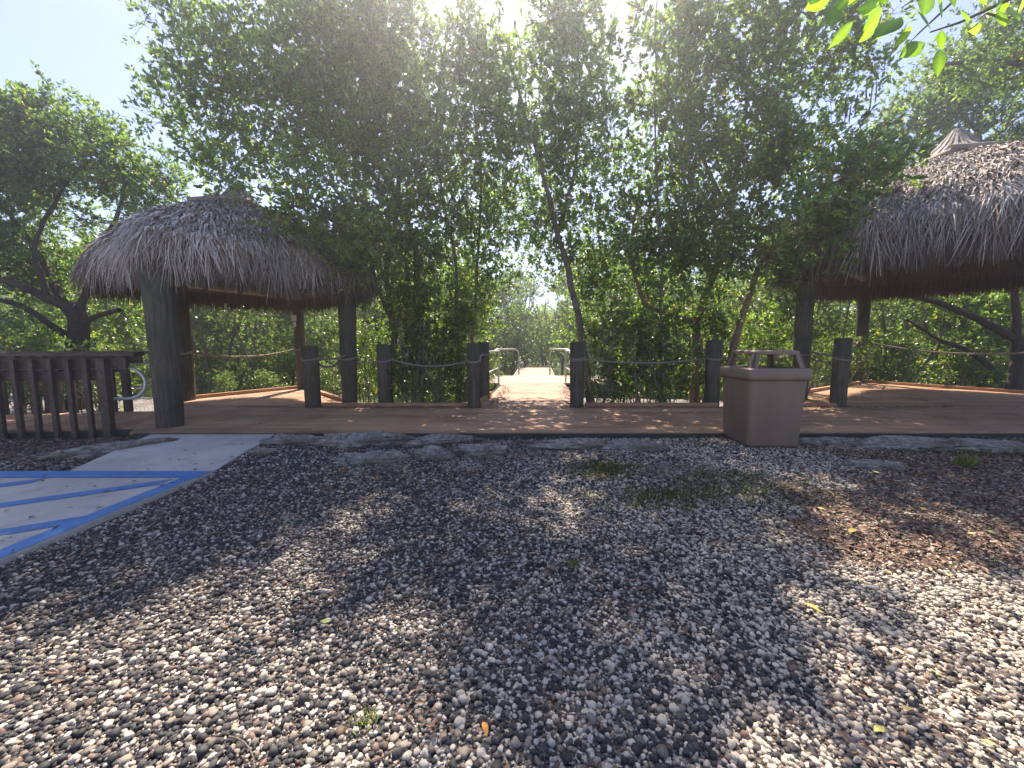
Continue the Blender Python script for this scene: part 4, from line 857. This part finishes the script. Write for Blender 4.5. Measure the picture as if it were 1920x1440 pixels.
sh = [(690, 8.9, 0, .9, 'leafy shrub beside the right post of the left hut'), (765, 7.95, 1, .85, 'dense shrub just right of the green bollard'), (820, 8.1, 2, .95, 'dark shrub in the middle of the gap left of the walkway'), (868, 8.6, 1, .9, 'shrub pressed against the left walkway entrance bollards'),
      (1135, 8.0, 1, .8, 'shrub just right of the dark entrance bollard'), (1190, 8.2, 0, .95, 'stemmy shrub right of the walkway under the thin open stem'), (1245, 8.3, 2, 1.1, 'stemmy shrub left of the reddish forked trunk'), (1330, 8.9, 1, .85, 'shrub behind the shaded bollard'), (1400, 9.3, 0, .85, 'shrub behind the trash can'), (1460, 9.6, 2, 1.0, 'shrub left of the right hut left post'),
      (905, 10.2, 2, .45, 'small bright shrub at the foot of the left metal handrail'), (60, 8.0, 0, .8, 'dark bush behind the far railing at the left edge'), (180, 8.3, 2, .85, 'dark bush behind the far railing near the left hut'), (1690, 13.2, 0, .8, 'bright bush behind the right platform corner'), (1560, 11.4, 2, .95, 'bright bush between the two right hut posts'), (1800, 14.2, 1, .8, 'bush beyond the right platform'),
      (420, 11.2, 2, .45, 'low bright mangrove bush behind the left platform edge'), (500, 11.6, 0, .5, 'low mangrove bush by the back post of the left hut'), (610, 10.6, 2, .6, 'low bush between the back and right posts of the left hut')]
for i, (px, Y_, k, s_, lab) in enumerate(sh):
    p = D(px, 700, Y_); place('mangrove_shrub', k, (p[0], Y_, float(min(gz(p[0], Y_), 0)) + .02), i * 1.3, s_, lab, 'shrub', 'mangrove shrubs around the deck')

# --- background trees
def bg_proto(seed, h, rr, n_l, L0, trunks=4):
    g2 = np.random.default_rng(seed); tr = []
    for k in range(trunks):
        a_ = g2.uniform(0, 6.28); b0 = np.array((.35 * math.cos(a_), .35 * math.sin(a_), -.9)); l_ = np.array((math.cos(a_), math.sin(a_))) * g2.uniform(.4, 1.1)
        m1 = b0 + (l_[0] * .3, l_[1] * .3, h * .3); m2 = b0 + (l_[0] * .6 + g2.normal(0, .2), l_[1] * .6, h * .55); tr.append(([b0, m1, m2, b0 + (l_[0], l_[1], h * .85)], g2.uniform(.05, .1), .02))
    lob = []
    for k in range(9): a_ = g2.uniform(0, 6.28); q = g2.uniform(0, rr * .75); z = h * g2.uniform(.25, .95); lob.append(((q * math.cos(a_), q * math.sin(a_), z), (g2.uniform(.6, 1.1), g2.uniform(.6, 1.1), g2.uniform(.45, .8)), 1.))
    lob.append(((0, 0, h * .15), (rr * .9, rr * .9, h * .16), .7))
    return grow(seed, tr, lob, 9, .45, n_l, L0, gap=.22, warm=.015, bright=1.0, twigs=5)
bgp = []
for s_, h_, r_ in ((61, 5.0, 1.9), (62, 4.2, 2.1), (63, 5.8, 1.8)):
    wd, cr, n_ = bg_proto(s_, h_, r_, 75, .115); TOTAL += n_; bgp.append((wd.mesh('trunk', M['bark'], True), cr.mesh('crown', M['leaf'])))
g = np.random.default_rng(77); spots = []
for row, (Y_, dx, jit) in enumerate(((15.2, 2.4, .7), (19.5, 2.7, 1.0), (26.5, 3.4, 1.3), (34, 4.5, 1.5))):
    half = Y_ * 1.42
    for x in np.arange(-half, half, dx):
        xx = x + g.uniform(-jit, jit) * .6; yy = Y_ + g.uniform(-jit, jit)
        if yy < 25 and -1.9 - (yy - 14) * .0 < xx - .1 * (yy - 14) < 3.6: continue
        if row == 0 and (xx > 12.5 and yy < 14.5): continue
        spots.append((xx, yy, row))
spots.sort(key=lambda q: (q[2], q[0])); rn = ['nearest', 'second', 'third', 'farthest']; cnt = {}
ordn = lambda n_: f'{n_}' + ('th' if 10 <= n_ % 100 <= 20 else {1: 'st', 2: 'nd', 3: 'rd'}.get(n_ % 10, 'th'))
for i, (x, y, row) in enumerate(spots):
    cnt[row] = cnt.get(row, 0) + 1; side = 'left hut' if x < -3 else ('right hut' if x > 4.5 else 'dock')
    place('background_mangrove', int(g.integers(0, 3)), (x, y, -.6), g.uniform(0, 6.28), g.uniform(.85, 1.1) * (1, 1.35, 1.65, 1.8)[row], f'backlit mangrove across the water, {ordn(cnt[row])} from left in the {rn[row]} row', 'tree', 'mangroves across the lagoon', bgp, 'trunk')
# far wood
mb = MB(); g = np.random.default_rng(9); n_ = 60000; a = g.uniform(-1.05, 1.05, n_); rr_ = g.uniform(44, 52, n_); hgt = 5.5 + 1.6 * np.sin(a * 23) + 1.2 * np.sin(a * 51 + 1) + .8 * np.sin(a * 97)
P = np.stack([rr_ * np.sin(a) , rr_ * np.cos(a), -.6 + hgt * g.uniform(0, 1, n_) ** .8], -1)
mb.leaves(P, unit(g.normal(0, 1, (n_, 3))), unit(g.normal(0, 1, (n_, 3))), .55 * g.uniform(.6, 1.2, n_), .3, leaf_cols(g, n_, .01, 1.3)); tag(mb.build('far_mangrove_wood', M['leaf']), 'far off belt of mangrove wood across the lagoon', 'wood', kind='stuff')
print('leaves', TOTAL)

# ------------------------------------------------------------------ thin scattering volume added to imitate veiling lens glare
m = bpy.data.materials.new('glare_haze'); m.use_nodes = True; n = m.node_tree; n.nodes.clear()
o_ = n.nodes.new('ShaderNodeOutputMaterial'); pv = n.nodes.new('ShaderNodeVolumePrincipled')
pv.inputs['Color'].default_value = (.86, .92, 1., 1); pv.inputs['Density'].default_value = .0062; pv.inputs['Anisotropy'].default_value = .78
n.links.new(pv.outputs[0], o_.inputs['Volume'])
mb = MB(); mb.box((0, 70, 5.5), (320, 270, 16)); hz = mb.build('glare_haze', m); tag(hz, kind='stuff')
